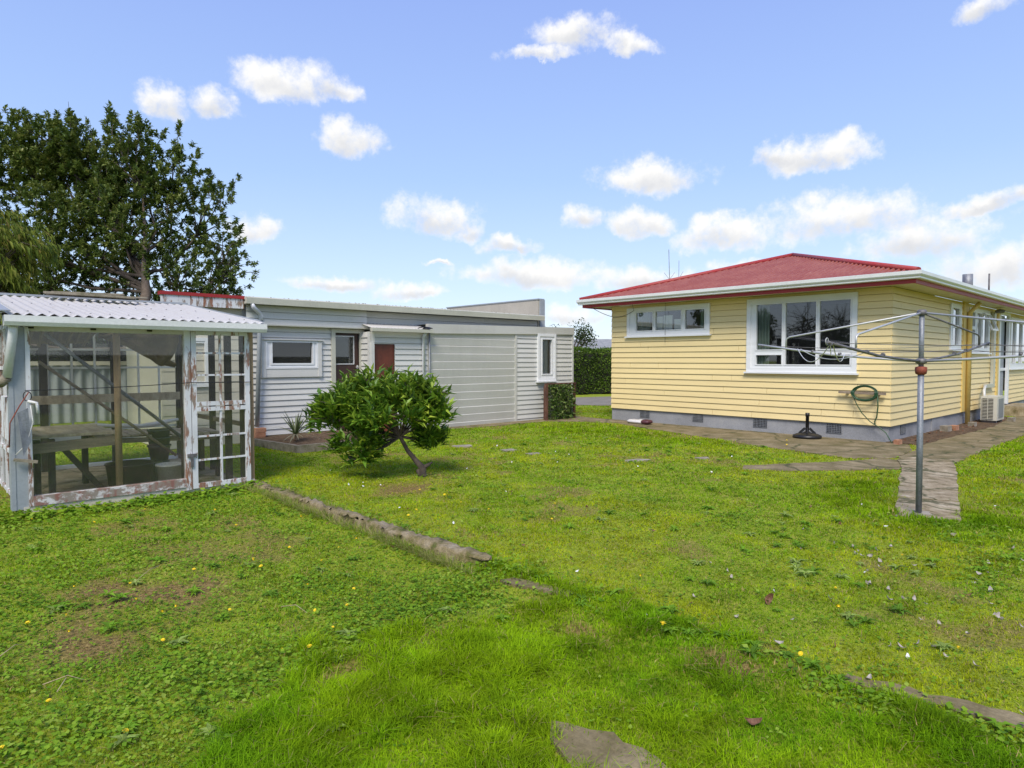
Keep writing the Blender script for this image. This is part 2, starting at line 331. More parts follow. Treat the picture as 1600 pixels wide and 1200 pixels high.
def ground_mat():
    m,nt,b=newmat('lawn_soil_and_moss'); at=N(nt,'ShaderNodeAttribute',attribute_name='bare')
    n1=noise(nt,.5,8,.6); n2=noise(nt,6,8,.7); n3=noise(nt,45,5,.7)
    moss=ramp(nt,n2,[(.3,(.13,.20,.005)),(.5,(.26,.33,.010)),(.72,(.38,.38,.03))])
    soil=ramp(nt,n3,[(.3,(.04,.028,.012)),(.7,(.14,.10,.045))])
    f=ramp(nt,n2,[(.55,(0,0,0)),(.75,(.55,.55,.55))])
    col=mixc(nt,f,moss,soil); col=mixc(nt,at.outputs['Fac'],col,ramp(nt,n3,[(.3,(.07,.04,.007)),(.5,(.20,.13,.03)),(.75,(.38,.28,.10))])); g=ramp(nt,n3,[(.3,(.65,)*3),(.7,(1.15,)*3)]); col=mixc(nt,1.0,col,g,'MULTIPLY')
    nt.links.new(col,b.inputs['Base Color']); b.inputs['Roughness'].default_value=1; bump(nt,b,n3,.8,.02); return m
tag(link('ground',grid_ground(),ground_mat(),origin=(0,0,0)),kind='structure')
def rough(poly,amp=.03,st=.18):
    out=[]
    n=len(poly)
    for i in range(n):
        a=Vector(poly[i]); b=Vector(poly[(i+1)%n]); L=(b-a).length; k=max(1,min(60,int(L/st)))
        for j in range(k):
            p=a.lerp(b,j/k); out.append((p.x+random.uniform(-amp,amp),p.y+random.uniform(-amp,amp)))
    return out
def sheet(name,poly,z,mat,amp=.03,thick=.03,kind='structure',st=.18):
    mb=MB(); mb.prism(rough(poly,amp,st),'z',z-thick,z); o=mb.build(name,mat)
    return tag(o,kind=kind) if kind else o
sheet('path',PATHS['patio'],.010,M['conc'])
sheet('path',PATHS['side'],.014,M['conc'],.015)
sheet('path',PATHS['spur'],.006,M['conc'],.03)
sheet('path',PATHS['slab'],.018,M['concs'],.012); sheet('path',PATHS['slabend'],.016,M['concs'],.010)
sheet('flower_bed',BED,.022,M['soilbed'],.03)
sheet('driveway',DRIVE,.010,M['asphalt'],.03)
for i,p in enumerate(PATCH):
    if i<3: sheet('sunken_slab',p,.006,M['conc'],.02,.03,st=.07)
    else:
        o=sheet('stepping_stone',p,.016,M['stone'],.015,.04,None,st=.1)
        tag(o,['largest flat stepping stone in the lawn, nearest to the house','flat stone in the lawn at the left of the row of three before the garage','flat stone in the lawn closest to the grey garage wall','flat stone in the lawn right of its two neighbours before the garage','small half sunken stone between the largest flat stone and the path'][i-3],'stone','flat stones sunk in the lawn')

# ------------------------------------------------------------------ planes for walls
class Plane:
    def __init__(s,kind,off): s.k=kind; s.o=off       # 'x': faces -X, u=Y ; 'y': faces -Y, u=X
    def P(s,u,d,z): return (s.o-d,u,z) if s.k=='x' else (u,s.o-d,z)
    def box(s,mb,u0,u1,d0,d1,z0,z1):
        a=s.P(u0,d0,z0); b=s.P(u1,d1,z1); mb.box(a[0],b[0],a[1],b[1],a[2],b[2])
def boards(mb,pl,u0,u1,z0,z1,pitch,ops=(),top=.006,bot=.026,wob=0.0):
    n=max(1,round((z1-z0)/pitch)); pitch=(z1-z0)/n
    for i in range(n):
        a=z0+i*pitch; b=a+pitch; cuts=[a,b]
        for o in ops:
            for z in (o[2],o[3]):
                if a+1e-4<z<b-1e-4: cuts.append(z)
        cuts=sorted(set(cuts))
        for za,zb in zip(cuts,cuts[1:]):
            zm=(za+zb)/2; iv=[(u0,u1)]
            for o in ops:
                if o[2]<zm<o[3]:
                    new=[]
                    for s,e in iv:
                        if o[1]<=s or o[0]>=e: new.append((s,e)); continue
                        if o[0]>s: new.append((s,o[0]))
                        if o[1]<e: new.append((o[1],e))
                    iv=new
            da=bot+(top-bot)*(za-a)/pitch; db=bot+(top-bot)*(zb-a)/pitch
            j=random.uniform(-wob,wob)
            if u1-u0>2.5 and za==a:
                jts=[random.uniform(u0+.4,u1-.4) for _ in range(int((u1-u0)/3.2))]
            elif za==a: jts=[]
            for q_ in jts:
                iv=[w_ for (s,e) in iv for w_ in ([(s,q_-.003),(q_+.003,e)] if s+.05<q_<e-.05 else [(s,e)])]
            for s,e in iv:
                zt=zb-(.008 if zb==b else 0)
                mb.add([pl.P(s,da+j,za),pl.P(e,da+j,za),pl.P(e,db+j,zt),pl.P(s,db+j,zt)],[(0,1,2,3)])
                if zb==b: mb.add([pl.P(s,-.016,zt),pl.P(e,-.016,zt),pl.P(e,-.016,zb),pl.P(s,-.016,zb)],[(0,1,2,3)]); mb.add([pl.P(s,db+j,zt),pl.P(e,db+j,zt),pl.P(e,-.016,zt),pl.P(s,-.016,zt)],[(0,1,2,3)])
                if za==a: mb.add([pl.P(s,-.016,za),pl.P(e,-.016,za),pl.P(e,da+j,za),pl.P(s,da+j,za)],[(0,1,2,3)])
                mb.add([pl.P(s,0,za),pl.P(s,da,za),pl.P(s,db,zb),pl.P(s,0,zb)],[(0,1,2,3)])
                mb.add([pl.P(e,0,za),pl.P(e,da,za),pl.P(e,db,zb),pl.P(e,0,zb)],[(0,1,2,3)])
def curtain_mb(pl,u0,u1,d,z0,z1,waves=5):
    mb=MB(); n=waves*8; vs=[]
    for i in range(n+1):
        u=u0+(u1-u0)*i/n; dd=d+.03*math.sin(i/8*2*PI)
        vs+= [pl.P(u,dd,z0),pl.P(u,dd,z1)]
    mb.add(vs,[(2*i,2*i+2,2*i+3,2*i+1) for i in range(n)],True); return mb
def window(parent,pl,u0,u1,z0,z1,panes,casing=.09,proud=.05,sill=True,gm='hglass',fm='white',room=.9,curtains=(),name='window',wallm='room',sash=.02):
    mb=MB()
    iu0,iu1,iz0,iz1=u0+casing,u1-casing,z0+casing,z1-casing
    # outer casing
    pl.box(mb,u0,u1,-.02,proud,iz1,z1); pl.box(mb,u0,u1,-.02,proud,z0,iz0)
    pl.box(mb,u0,iu0,-.02,proud,iz0,iz1); pl.box(mb,iu1,u1,-.02,proud,iz0,iz1)
    us=sorted({iu0,iu1}|{p[0] for p in panes}|{p[1] for p in panes}); zs=sorted({iz0,iz1}|{p[2] for p in panes}|{p[3] for p in panes})
    for a,b in zip(us,us[1:]):
        run=None
        for c,d in zip(zs,zs[1:]):
            inside=any(p[0]<=(a+b)/2<=p[1] and p[2]<=(c+d)/2<=p[3] for p in panes)
            if not inside: pl.box(mb,a,b,-.03,proud-.02,c,d)
    for p in panes:   # raised sash bead round each pane
        if sash:
            for (a,b,c,d) in ((p[0]-sash,p[1]+sash,p[3],p[3]+sash),(p[0]-sash,p[1]+sash,p[2]-sash,p[2]),(p[0]-sash,p[0],p[2],p[3]),(p[1],p[1]+sash,p[2],p[3])):
                pl.box(mb,a,b,proud-.025,proud-.008,c,d)
    w=mb.build(name,M[fm],parent)
    if sill:
        s=MB(); pl.box(s,u0-.04,u1+.04,-.02,proud+.045,z0-.035,z0-.001); s.build('sill',M[fm],w)
    for p in panes:
        g=MB(); g.add([pl.P(p[0],.004,p[2]),pl.P(p[1],.004,p[2]),pl.P(p[1],.004,p[3]),pl.P(p[0],.004,p[3])],[(0,1,2,3)]); g.build('pane',M[gm],w,fix=False)
    if room:
        r=MB(); a,b,c,d,e=u0+.03,u1-.03,z0+.03,z1-.03,-room
        r.add([pl.P(a,-.031,c),pl.P(b,-.031,c),pl.P(b,-.031,d),pl.P(a,-.031,d),pl.P(a-.4,e,c-.5),pl.P(b+.4,e,c-.5),pl.P(b+.4,e,d),pl.P(a-.4,e,d)],
              [(4,5,6,7),(0,1,5,4),(2,3,7,6),(1,2,6,5),(3,0,4,7)])
        r.build('room_interior',M[wallm],w,fix=False)
    for (a,b) in curtains: curtain_mb(pl,a,b,-.10,z0+.05,z1-.05,max(2,int((b-a)/.07))).build('curtain',M['curtain'],w,fix=False)
    return w
def corrugated(mb,p00,p10,p01,pitch=.085,amp=.011,seg=8,rows=1,nrm=None):
    # p00->p10 across the waves, p00->p01 along the slope
    a=Vector(p00); U=Vector(p10)-a; V=Vector(p01)-a; n=(U.cross(V)).normalized()
    if n.z<0: n=-n
    k=max(2,int(U.length/pitch*seg)); vs=[]
    for j in range(rows+1):
        for i in range(k+1): vs.append(a+U*(i/k)+V*(j/rows)+n*(amp*math.sin(2*PI*i/seg)))
    w=k+1
    mb.add(vs,[(j*w+i,j*w+i+1,(j+1)*w+i+1,(j+1)*w+i) for j in range(rows) for i in range(k)],True)

# ------------------------------------------------------------------ HOUSE
HX=13.85; HY=4.27; HL=11.0; HB=34.0
F=Plane('x',HX); S=Plane('y',HY)
house=thing('house',(20,7.6,0),'cream yellow weatherboard house with a hipped red iron roof and white framed windows','house')
fw_ops=[(8.1,10.48,2.2,2.92),(4.87,7.18,1.335,2.935)]
sd_ops=[(17.72,18.62,1.84,2.91),(19.36,21.5,1.78,2.90),(22.66,24.0,.3,2.95),(24.1,27.0,1.33,2.86)]
mb=MB(); boards(mb,F,HY-.012,HL,.32,3.0,.137,[(a+.02,b-.02,c+.02,d-.02) for a,b,c,d in fw_ops]); mb.build('front_wall',M['yellow'],house,fix=False)
mb=MB(); boards(mb,S,HX-.012,HB,.32,3.0,.137,[(a+.02,b-.02,c+.02,d-.02) for a,b,c,d in sd_ops]); mb.build('side_wall',M['yellow'],house,fix=False)
mb=MB(); mb.box(HX+.3,HB,HL-.1,HL,.3,3.0); mb.box(HB-.1,HB,HY+.1,HL-.1,.3,3.0)
mb.build('rear_wall',M['yellow'],house)
mb=MB(); mb.box(HX+.02,HX+.14,HY+.02,HL-.002,-.1,.33); mb.box(HX+.14,HB,HY+.02,HY+.14,-.1,.33); fnd=mb.build('foundation',M['conc_base'],house)
def vent(pl,u0,u1,z0,z1):
    mb=MB(); pl.box(mb,u0,u1,-.019,-.012,z0,z1)
    v=mb.build('vent_grille',M['black'],house)
    mb=MB(); n=9
    for i in range(n+1):
        u=u0+(u1-u0)*i/n; pl.box(mb,u-.005,u+.005,-.012,-.004,z0,z1)
    for i in range(6):
        z=z0+(z1-z0)*i/5; pl.box(mb,u0-.005,u1+.005,-.0115,-.005,z-.004,z+.004)
    mb.build('grille_bars',M['galv'],v)
for a,b,c,d in ((9.80,10.08,.13,.31),(8.28,8.55,.13,.31),(6.71,7.02,.11,.295),(5.15,5.44,.11,.29)): vent(F,a,b,c,d)
vent(S,14.55,14.85,.12,.29)
mb=MB(); S.box(mb,16.6,17.5,-.03,.0,-.02,.31); mb.build('access_hatch',M['conc_base'],house)
window(house,F,8.1,10.48,2.2,2.92,[(9.69,10.2,2.335,2.80),(8.87,9.61,2.335,2.80),(8.24,8.76,2.335,2.79)],casing=.085,curtains=[(9.85,10.25),(8.15,8.42)],room=1.6)
window(house,F,4.87,7.18,1.335,2.935,[(6.385,6.96,1.50,1.70),(6.385,6.96,1.82,2.80),(5.67,6.31,1.50,2.80),(5.0,5.6,1.50,1.70),(5.0,5.6,1.82,2.80)],casing=.095,curtains=[(6.72,7.0)],room=2.2)
# pale panels seen through the small window (bathroom fittings)
mb=MB(); mb.box(HX+.12,HX+.15,9.50,9.78,2.22,2.68); mb.box(HX+.12,HX+.15,9.22,9.47,2.22,2.70); mb.build('room_divider',M['whitecloth'],house)
mb=MB(); mb.box(HX+.16,HX+.2,9.0,9.19,2.22,2.6); mb.build('room_divider',M['whitecloth'],house)
window(house,S,17.72,18.62,1.84,2.91,[(17.93,18.42,2.42,2.80),(17.93,18.42,1.95,2.35)],casing=.11,room=.8)
wn=window(house,S,19.36,21.5,1.78,2.90,[(19.55,19.95,2.44,2.80),(19.55,19.95,1.90,2.36),(20.75,21.3,1.9,2.80),(20.2,20.6,1.90,2.80)],casing=.11,room=.8)
mb=MB(); 
for (a,b) in (((20.72,4.19,2.80),(20.72,4.02,2.38)),((21.32,4.19,2.80),(21.32,4.02,2.38)),((20.72,4.02,2.38),(21.32,4.02,2.38)),((20.72,4.2,2.80),(21.32,4.2,2.80))): mb.beam(a,b,.04,.04)
mb.build('open_sash',M['white'],wn)
mb=MB(); S.box(mb,22.66,22.82,-.02,.05,.3,2.98); S.box(mb,23.85,24.0,-.02,.05,.3,2.98); S.box(mb,22.82,23.85,-.02,.05,2.88,2.98); 
dr=mb.build('door',M['white'],house)
mb=MB(); S.box(mb,22.82,23.85,-.12,-.06,.32,2.88); mb.build('door_panel',M['greyb'],dr)
mb=MB(); S.box(mb,22.82,23.85,-.06,-.02,1.28,1.36); S.box(mb,22.9,23.0,-.06,-.02,.34,2.88); mb.build('door_rail',M['white'],dr)
window(house,S,24.1,27.0,1.33,2.86,[(24.3,24.8,1.5,2.72),(24.95,25.75,1.5,2.72),(25.9,26.8,1.5,2.72)],casing=.12,curtains=[(24.2,24.6),(25.3,25.9)],room=.9)
# soffit, fascia, gutter, roof
EX,EY,EL=13.30,3.72,11.56; SZ=3.0
mb=MB(); mb.box(EX+.04,HX+.0,EY+.04,EL-.04,SZ,SZ+.02); mb.box(HX,HB+.5,EY+.04,HY+.0,SZ,SZ+.02); mb.box(HX,HB+.5,HL,EL-.04,SZ,SZ+.02); mb.build('soffit',M['soffit'],house)
mb=MB(); mb.box(EX,EX+.038,EY,EL,SZ-.03,SZ+.10); mb.box(EX+.038,HB+.5,EY,EY+.038,SZ-.03,SZ+.10); mb.box(EX+.038,HB+.5,EL-.038,EL,SZ-.03,SZ+.10); mb.build('fascia',M['redf'],house)
def gutter_prof(sx):   # (outward, z)
    return [(0,.0),(.075,.0),(.085,.012),(.085,.035),(.105,.055),(.118,.075),(.118,.135),(.108,.14),(.104,.132),(.10,.08),(.07,.02),(0,.012)]
mb=MB()
G0=SZ+.045
pr=gutter_prof(1)
# mitred gutter: front, side, far side
def gut(mb,prof,x,y0,y1,z,axis):
    n=len(prof); vs=[]
    for o,h in prof: vs.append((x-o,y0-o,z+h) if axis=='f' else None)
    return
vs=[]; n=len(pr)
for o,h in pr: vs.append((EX-o,EL+o,G0+h))
for o,h in pr: vs.append((EX-o,EY-o,G0+h))
for o,h in pr: vs.append((HB+.5,EY-o,G0+h))
fs=[(i,(i+1)%n,n+(i+1)%n,n+i) for i in range(n)]+[(n+i,n+(i+1)%n,2*n+(i+1)%n,2*n+i) for i in range(n)]+[tuple(range(n))]
mb.add(vs,fs); mb.build('gutter',M['gutterw'],house)
AP=Vector((17.1,7.64,4.30)); RB=Vector((HB+.5-3.9,7.64,4.30)); ez=SZ+.16
# front hip face: corrugated sheets running up the slope, clipped to the triangle
mb=MB(); pitch=.125; seg=6; k=int((EL-EY+.1)/pitch*seg); y0=EY-.05; run=AP.x-(EX-.06)
half=(EL+.05-y0)/2; rows=10; sl=(AP.z-ez)/run; vs=[]; w=rows+1
for i in range(k+1):
    y=y0+(EL+.05-y0)*i/k; t=1-abs(y-(y0+half))/half; am=.030*math.sin(2*PI*i/seg)
    for j in range(rows+1):
        s_=t*j/rows; x=EX-.06+run*s_; vs.append((x,y,ez+sl*run*s_+am+.004*math.sin(7*s_+y*2)))
mb.add(vs,[(i*w+j,(i+1)*w+j,(i+1)*w+j+1,i*w+j+1) for i in range(k) for j in range(rows)],True)
# side slopes (plain corrugated too)
def slope_side(yE,sgn):
    kk=int((HB+.5-EX)/pitch*4); vs=[]; 
    for i in range(kk+1):
        x=EX-.06+(HB+.56-EX)*i/kk; t=min(1,(x-(EX-.06))/run,(HB+.5-x)/run if x>HB+.5-run else 1); t=max(t,0)
        am=.012*math.sin(2*PI*i/4)
        for j in range(3):
            q=t*j/2; vs.append((x,yE+(7.64-yE)*q,ez+(AP.z-ez)*q+am))
    mb.add(vs,[(i*3+j,(i+1)*3+j,(i+1)*3+j+1,i*3+j+1) for i in range(kk) for j in range(2)],True)
slope_side(EY-.05,1); slope_side(EL+.05,-1)
roof=mb.build('roof',M['redroof'],house,fix=False)
mb=MB()
for c in ((EX-.06,EY-.05,ez+.03),(EX-.06,EL+.05,ez+.03)): mb.tube([c,(AP.x,AP.y,AP.z+.03)],.055,8)
mb.tube([(AP.x,AP.y,AP.z+.03),(RB.x,RB.y,RB.z+.03)],.06,8); mb.build('ridge_cap',M['redcap'],roof)
mb=MB(); mb.tube([(27.1,6,3.9),(27.1,6,4.55)],.16,14); fl=mb.build('flue_pipe',M['galv'],roof)
mb=MB(); mb.lathe((27.1,6,3.9),[(.34,0),(.2,.16),(.18,.24)],14); mb.build('flue_flashing',M['redf'],roof)
mb=MB(); mb.tube([(30.2,6,3.9),(30.2,6,4.85)],.03,6); mb.build('aerial',M['galvd'],roof)
mb=MB(); mb.tube([(15.5,10.32,3.6),(15.5,10.36,4.62)],.008,5); mb.tube([(15.6,10.1,3.6),(15.6,10.1,4.3)],.006,5)
for a,b in (((15.5,10.33,3.8),(15.5,10.5,4.0)),((15.5,10.33,3.8),(15.5,10.16,3.98)),((15.6,10.1,3.8),(15.6,9.96,4.0))): mb.tube([a,b],.005,4)
mb.build('aerial',M['galvd'],roof)
# downpipe, vent pipe, conduit, meter light, corner scriber
mb=MB(); mb.tube([(19.15,HY-.10,0.02),(19.15,HY-.10,2.75),(19.15,HY-.3,2.98)],.055,10); mb.build('downpipe',M['yellow_trim'],house)
mb=MB(); S.box(mb,18.86,19.30,.0,.045,.33,3.0); mb.build('corner_board',M['yellow_trim'],house)
mb=MB(); S.box(mb,22.45,22.64,.0,.05,.33,3.0); mb.build('corner_board',M['yellow_trim'],house)
mb=MB(); S.box(mb,21.75,21.95,.028,.10,.95,2.9); S.box(mb,21.0,21.95,.028,.10,.85,.95); mb.build('pipe_cover',M['creamg'],house)
mb=MB(); mb.lathe((25.1,3.95,2.72),[(.02,.25),(.1,.22),(.12,.1),(.09,0),(0,-.02)],12); mb.build('floodlight',M['black'],house)
mb=MB(); mb.lathe((21.7,4.05,2.86),[(0.02,.1),(.12,.06),(.10,0),(0,-.02)],12); mb.build('sensor_lamp',M['galvd'],house)
# cable swinging from the eave to the wall and the thin wire over the small window
mb=MB()
def sag(a,b,s,n=14):
    a=Vector(a); b=Vector(b); return [a.lerp(b,i/n)-Vector((0,0,s*4*(i/n)*(1-i/n))) for i in range(n+1)]
mb.tube(sag((13.2,11.4,3.1),(13.8,10.9,2.72),.05),.007,4); mb.tube(sag((13.8,10.9,2.72),(13.79,10.25,2.86),.05),.006,4)
mb.tube(sag((13.79,10.25,2.86),(13.2,9.9,3.12),.02),.006,4); mb.build('cable',M['galvd'],house)
mb=MB(); mb.tube([(13.77,9.29,3.05),(13.77,9.29,2.02)],.005,4); mb.build('hanging_wire',M['galvd'],house)
mb=MB(); mb.prism([(23.0,4.23),(24.9,4.23),(24.9,3.55),(23.0,3.55)],'z',-.02,.28); tag(mb.build('doorstep',M['concs']),'concrete step below the back door of the yellow house','step')

# heat pump
ac=thing('heat_pump',(20.3,3.9,0.02),'beige outdoor heat pump unit standing by the yellow side wall','heat pump')
mb=MB(); mb.box(19.9,20.7,3.72,4.06,.08,.68); mb.build('casing',M['acwhite'],ac)
mb=MB()
for k in range(2): mb.box(19.885,19.899,3.80+.12*k,3.90+.12*k,.12,.64)
gr=mb.build('coil_grille',M['black'],ac)
mb=MB()
for i in range(15): mb.box(19.872,19.888,3.79,4.03,.125+i*.036,.137+i*.036)
mb.box(19.870,19.89,3.905,3.915,.11,.65); mb.build('grille_bars',M['acwhite'],gr)
mb=MB(); mb.box(20.05,20.55,3.708,3.72,.14,.62); mb.build('fan_grille',M['acgrey'],ac)
for q in (19.95,20.55):
    mb=MB(); mb.box(q,q+.08,3.74,4.04,.02,.08); mb.build('foot',M['galvd'],ac)
mb=MB(); mb.tube([(20.45,4.1,.55),(20.5,4.12,.8),(20.9,4.18,.9),(21.0,4.19,.9)],.035,8); mb.build('refrigerant_pipe',M['whitepl'],ac)
# hose on bracket
hb=MB(); hb.beam((13.74,5.17,.955),(13.74,4.31,.945),.035,.05); hb.box(13.755,13.83,5.0,5.04,.93,.97); hb.box(13.755,13.83,4.42,4.46,.93,.97)
tag(hb.build('hose_bracket',M['oldwood']),'grey wooden bar fixed near the house corner holding the coiled hose','bracket')
mb=MB()
for k in range(9):
    r=.235-.012*(k%4)+random.uniform(-.006,.006); off=.012*(k%3); rz=.155-.008*(k%4)+random.uniform(-.01,.01); pts=[]
    for i in range(41):
        t=2*PI*i/40; pts.append((13.72-.012*(k//3)-off*.4+(.03 if math.sin(t)>0.2 else -.0),4.68+r*math.cos(t),.94+rz*math.sin(t)+.006*(k%3)))
    mb.tube(pts,.0095,6,False)
mb.tube([(13.72,4.90,.90),(13.72,4.82,.72),(13.73,4.72,.55),(13.74,4.58,.40),(13.75,4.42,.30),(13.76,4.30,.2),(13.72,4.2,.05),(13.70,4.17,.03)],.0095,6)
mb.tube([(13.72,4.45,.92),(13.73,4.44,.7),(13.74,4.46,.5),(13.75,4.50,.40),(13.75,4.49,.34)],.012,6)
tag(mb.build('garden_hose',M['greenhose']),'coiled dark green garden hose hanging on the yellow wall','hose')
# parasol base
pb=thing('parasol_base',(13.45,5.66,.01),'round black parasol base standing on the concrete by the foundation','parasol base')
mb=MB(); mb.lathe((13.45,5.66,.012),[(0,0),(.26,0),(.275,.02),(.27,.055),(.2,.085),(.08,.11),(.05,.13),(0,.13)],28); mb.build('base_plate',M['black'],pb)
mb=MB(); mb.lathe((13.45,5.66,.13),[(.035,0),(.033,.32),(.042,.32),(.042,.39),(.0,.39)],14); mb.build('tube_holder',M['black'],pb)
mb=MB()
for k in range(4):
    t=k*PI/2+.4; mb.beam((13.45+.04*math.cos(t),5.66+.04*math.sin(t),.21),(13.45+.15*math.cos(t),5.66+.15*math.sin(t),.10),.012,.05)
mb.build('base_rib',M['black'],pb)
# bag
def pillow(mb,c,lx,ly,lz,rot,seed):
    r=random.Random(seed); vs=[]; n=14; m=10
    for j in range(m+1):
        ph=-PI/2+PI*j/m
        for i in range(n):
            t=2*PI*i/n; ct,st=math.cos(t),math.sin(t)
            x=lx/2*math.copysign(abs(ct)**.5,ct)*abs(math.cos(ph))**.4; y=ly/2*math.copysign(abs(st)**.5,st)*abs(math.cos(ph))**.4; z=lz/2*math.sin(ph)+lz/2
            z+=r.uniform(-.01,.01); vs.append((c[0]+x*math.cos(rot)-y*math.sin(rot),c[1]+x*math.sin(rot)+y*math.cos(rot),c[2]+z))
    mb.add(vs,[(j*n+i,j*n+(i+1)%n,(j+1)*n+(i+1)%n,(j+1)*n+i) for j in range(m) for i in range(n)],True)
bg=thing('plastic_sack',(13.4,9.7,.01),'white plastic sack with a dark end lying by the foundation','sack')
mb=MB(); pillow(mb,(13.42,9.80,.012),.34,.60,.10,0,1); mb.build('sack_body',M['bag'],bg)
mb=MB(); pillow(mb,(13.36,9.52,.025),.26,.24,.10,0,2); mb.build('sack_end',M['bagdark'],bg)
for i,(x,y,s,m,lab) in enumerate(((17.3,4.02,.13,'brick','reddish brick lying in the bed under the side wall'),(16.9,4.08,.15,'stone','pale broken stone in the bed beside the reddish brick'),(18.6,3.95,.12,'stone','grey stone in the bed just left of the yellow downpipe'),(13.72,4.08,.09,'brick','broken pinkish brick at the foot of the house corner'),(20.9,3.6,.12,'stone','pale block at the path edge before the heat pump'))):
    mb=MB(); mb.prism([(x-s,y-s*.5),(x+s*.8,y-s*.6),(x+s,y+s*.4),(x-s*.7,y+s*.6)],'z',.01,.02+s*.8); tag(mb.build('brick' if m=='brick' else 'stone',M[m]),lab,'brick' if m=='brick' else 'stone')

# ------------------------------------------------------------------ CLOTHESLINE
cl=thing('rotary_clothesline',(7.62,2.06,0.018),'galvanised rotary clothesline with four arms standing on the concrete slab','clothesline')
bx,by=7.62,2.06; LN=(.03/2.1,.02/2.1)
def pz(z): return (bx+LN[0]*z,by+LN[1]*z,z)
mb=MB(); mb.tube([pz(.0),pz(1.47)],.029,16); mb.build('lower_pole',M['galv'],cl)
mb=MB(); mb.tube([pz(1.47),pz(2.09)],.024,16); mb.build('upper_pole',M['galv'],cl)
mb=MB(); mb.lathe(pz(1.445),[(.03,0),(.05,.012),(.055,.04),(.055,.075),(.045,.082),(.028,.085)],18); mb.build('collar',M['rust'],cl)
mb=MB(); mb.lathe(pz(1.555),[(.026,0),(.05,.01),(.05,.05),(.026,.06)],14); mb.build('arm_hub',M['galvd'],cl)
mb=MB(); mb.lathe(pz(2.05),[(.026,0),(.045,.008),(.045,.045),(.03,.06),(0,.062)],14); mb.build('top_cap',M['galvd'],cl)
mb=MB(); mb.prism(rough([(7.50,2.12),(7.62,1.94),(7.76,2.0),(7.70,2.16)],.015,.05),'z',.0,.028); mb.build('footing',M['stone'],cl)
ya=math.radians(47.1); Rv=Vector((math.sin(ya),-math.cos(ya),0)); Fv=Vector((math.cos(ya),math.sin(ya),0)); al=math.radians(53.5); L=1.86
dirs=[-math.cos(al)*Rv+math.sin(al)*Fv, -math.sin(al)*Rv-math.cos(al)*Fv, math.sin(al)*Rv+math.cos(al)*Fv, math.cos(al)*Rv-math.sin(al)*Fv]
tips=[]
for i,d in enumerate(dirs):
    h=Vector(pz(1.585)); tip=h+d*L+Vector((0,0,[.20,.165,.215,.17][i])); tips.append(tip)
    mid=h.lerp(tip,.5)-Vector((0,0,.03))
    mb=MB(); mb.tube([h+d*.03,h.lerp(tip,.25)-Vector((0,0,.02)),mid,h.lerp(tip,.75)-Vector((0,0,.015)),tip],.0135 if i!=2 else .012,10)
    a=mb.build('arm',M['alu'] if i in (0,3) else M['galvd'],cl)
    mb=MB(); fr=[.80,.73,.83,.80][i]; q=h.lerp(tip,fr); t0=Vector(pz(2.075))+d*.03
    mb.tube([t0,q+Vector((0,0,.125))-d*.04,q+Vector((0,0,.10)),q+Vector((0,0,.0))],.0105,8); mb.build('brace',M['alu'] if i!=2 else M['galvd'],cl)
    for fr2 in (.45,.62,.97):
        mb=MB(); c=h.lerp(tip,fr2)-Vector((0,0,.012)); mb.tube([c-d*.012,c+d*.012],.018,10); mb.build('line_clip',M['galvd'],a)
mb=MB()
H=Vector(pz(1.585))
def on(i,f): return H.lerp(tips[i],f)
for f,s in ((.97,.05),(.62,.03)):
    mb.tube(sag(on(0,f),on(2,f),s),.0028,4,False); mb.tube(sag(on(2,f),on(3,f),s),.0028,4,False); mb.tube(sag(on(3,f),on(1,f),s*.6),.0028,4,False)
mb.build('wire_line',M['galvd'],cl)
mb=MB()
mb.tube(sag(on(0,.72),on(1,.97),.16),.0042,5,False); mb.tube(sag(on(0,.70),on(1,.60),.10),.0042,5,False)
mb.tube(sag(on(0,.5),on(1,.97),.07),.0042,5,False); mb.tube(sag(on(1,.95),on(0,.42),.12),.0042,5,False)
c=on(1,.98); mb.tube([c+Vector((.03*math.cos(t),.02,.03*math.sin(t)+.01)) for t in [i*PI/6 for i in range(13)]],.004,5,False)
mb.build('cord',M['whitepl'],cl)

# ------------------------------------------------------------------ OUTBUILDING (shed + garage)
ob=thing('garage_shed',(9.3,15,0),'long grey weatherboard garage and shed with a low flat roof and two brown doors','shed')
A=Plane('y',12.75); Gp=Plane('y',12.35); LS=Plane('x',7.35)
wo=[(5.22,6.32,1.40,1.98)]; do=[(6.63,7.36,-.1,2.25)]
mb=MB(); boards(mb,A,4.8,6.64,.11,2.27,.111,[(5.24,6.30,1.42,1.96)],wob=.002); boards(mb,A,6.6,7.36,2.2,2.27,.1)
boards(mb,A,7.30,12.8,2.26,2.66,.115); mb.box(4.8,4.9,12.76,13,0,2.6); mb.build('shed_wall',M['grey'],ob,fix=False)
mb=MB(); U=Plane('y',12.62); boards(mb,U,4.82,7.42,2.27,2.66,.13,bot=.02); mb.box(4.82,7.42,12.63,12.75,2.265,2.30); mb.build('upper_wall',M['grey'],ob,fix=False)
mb=MB(); mb.box(5.1,7.42,12.585,12.62,2.262,2.285); mb.build('drip_edge',M['creamg'],ob)
mb=MB(); mb.prism([(12.42,2.655),(12.54,2.655),(12.54,2.78),(12.43,2.79),(12.41,2.77)],'x',4.76,12.75); gu=mb.build('gutter',M['creamg'],ob)
mb=MB()
for i in range(140):
    x=4.8+random.random()*7.9; r=random.uniform(.008,.02); mb.lathe((x,12.44,2.785),[(r,0),(r*.8,r*.6),(0,r)],6)
mb.build('moss',M['mold'],gu,fix=False)['kind']='stuff'
mb=MB(); mb.prism([(12.50,2.74),(17.5,2.80),(17.5,2.74),(12.50,2.70)],'x',4.76,12.78); mb.build('roof',M['greyb'],ob)
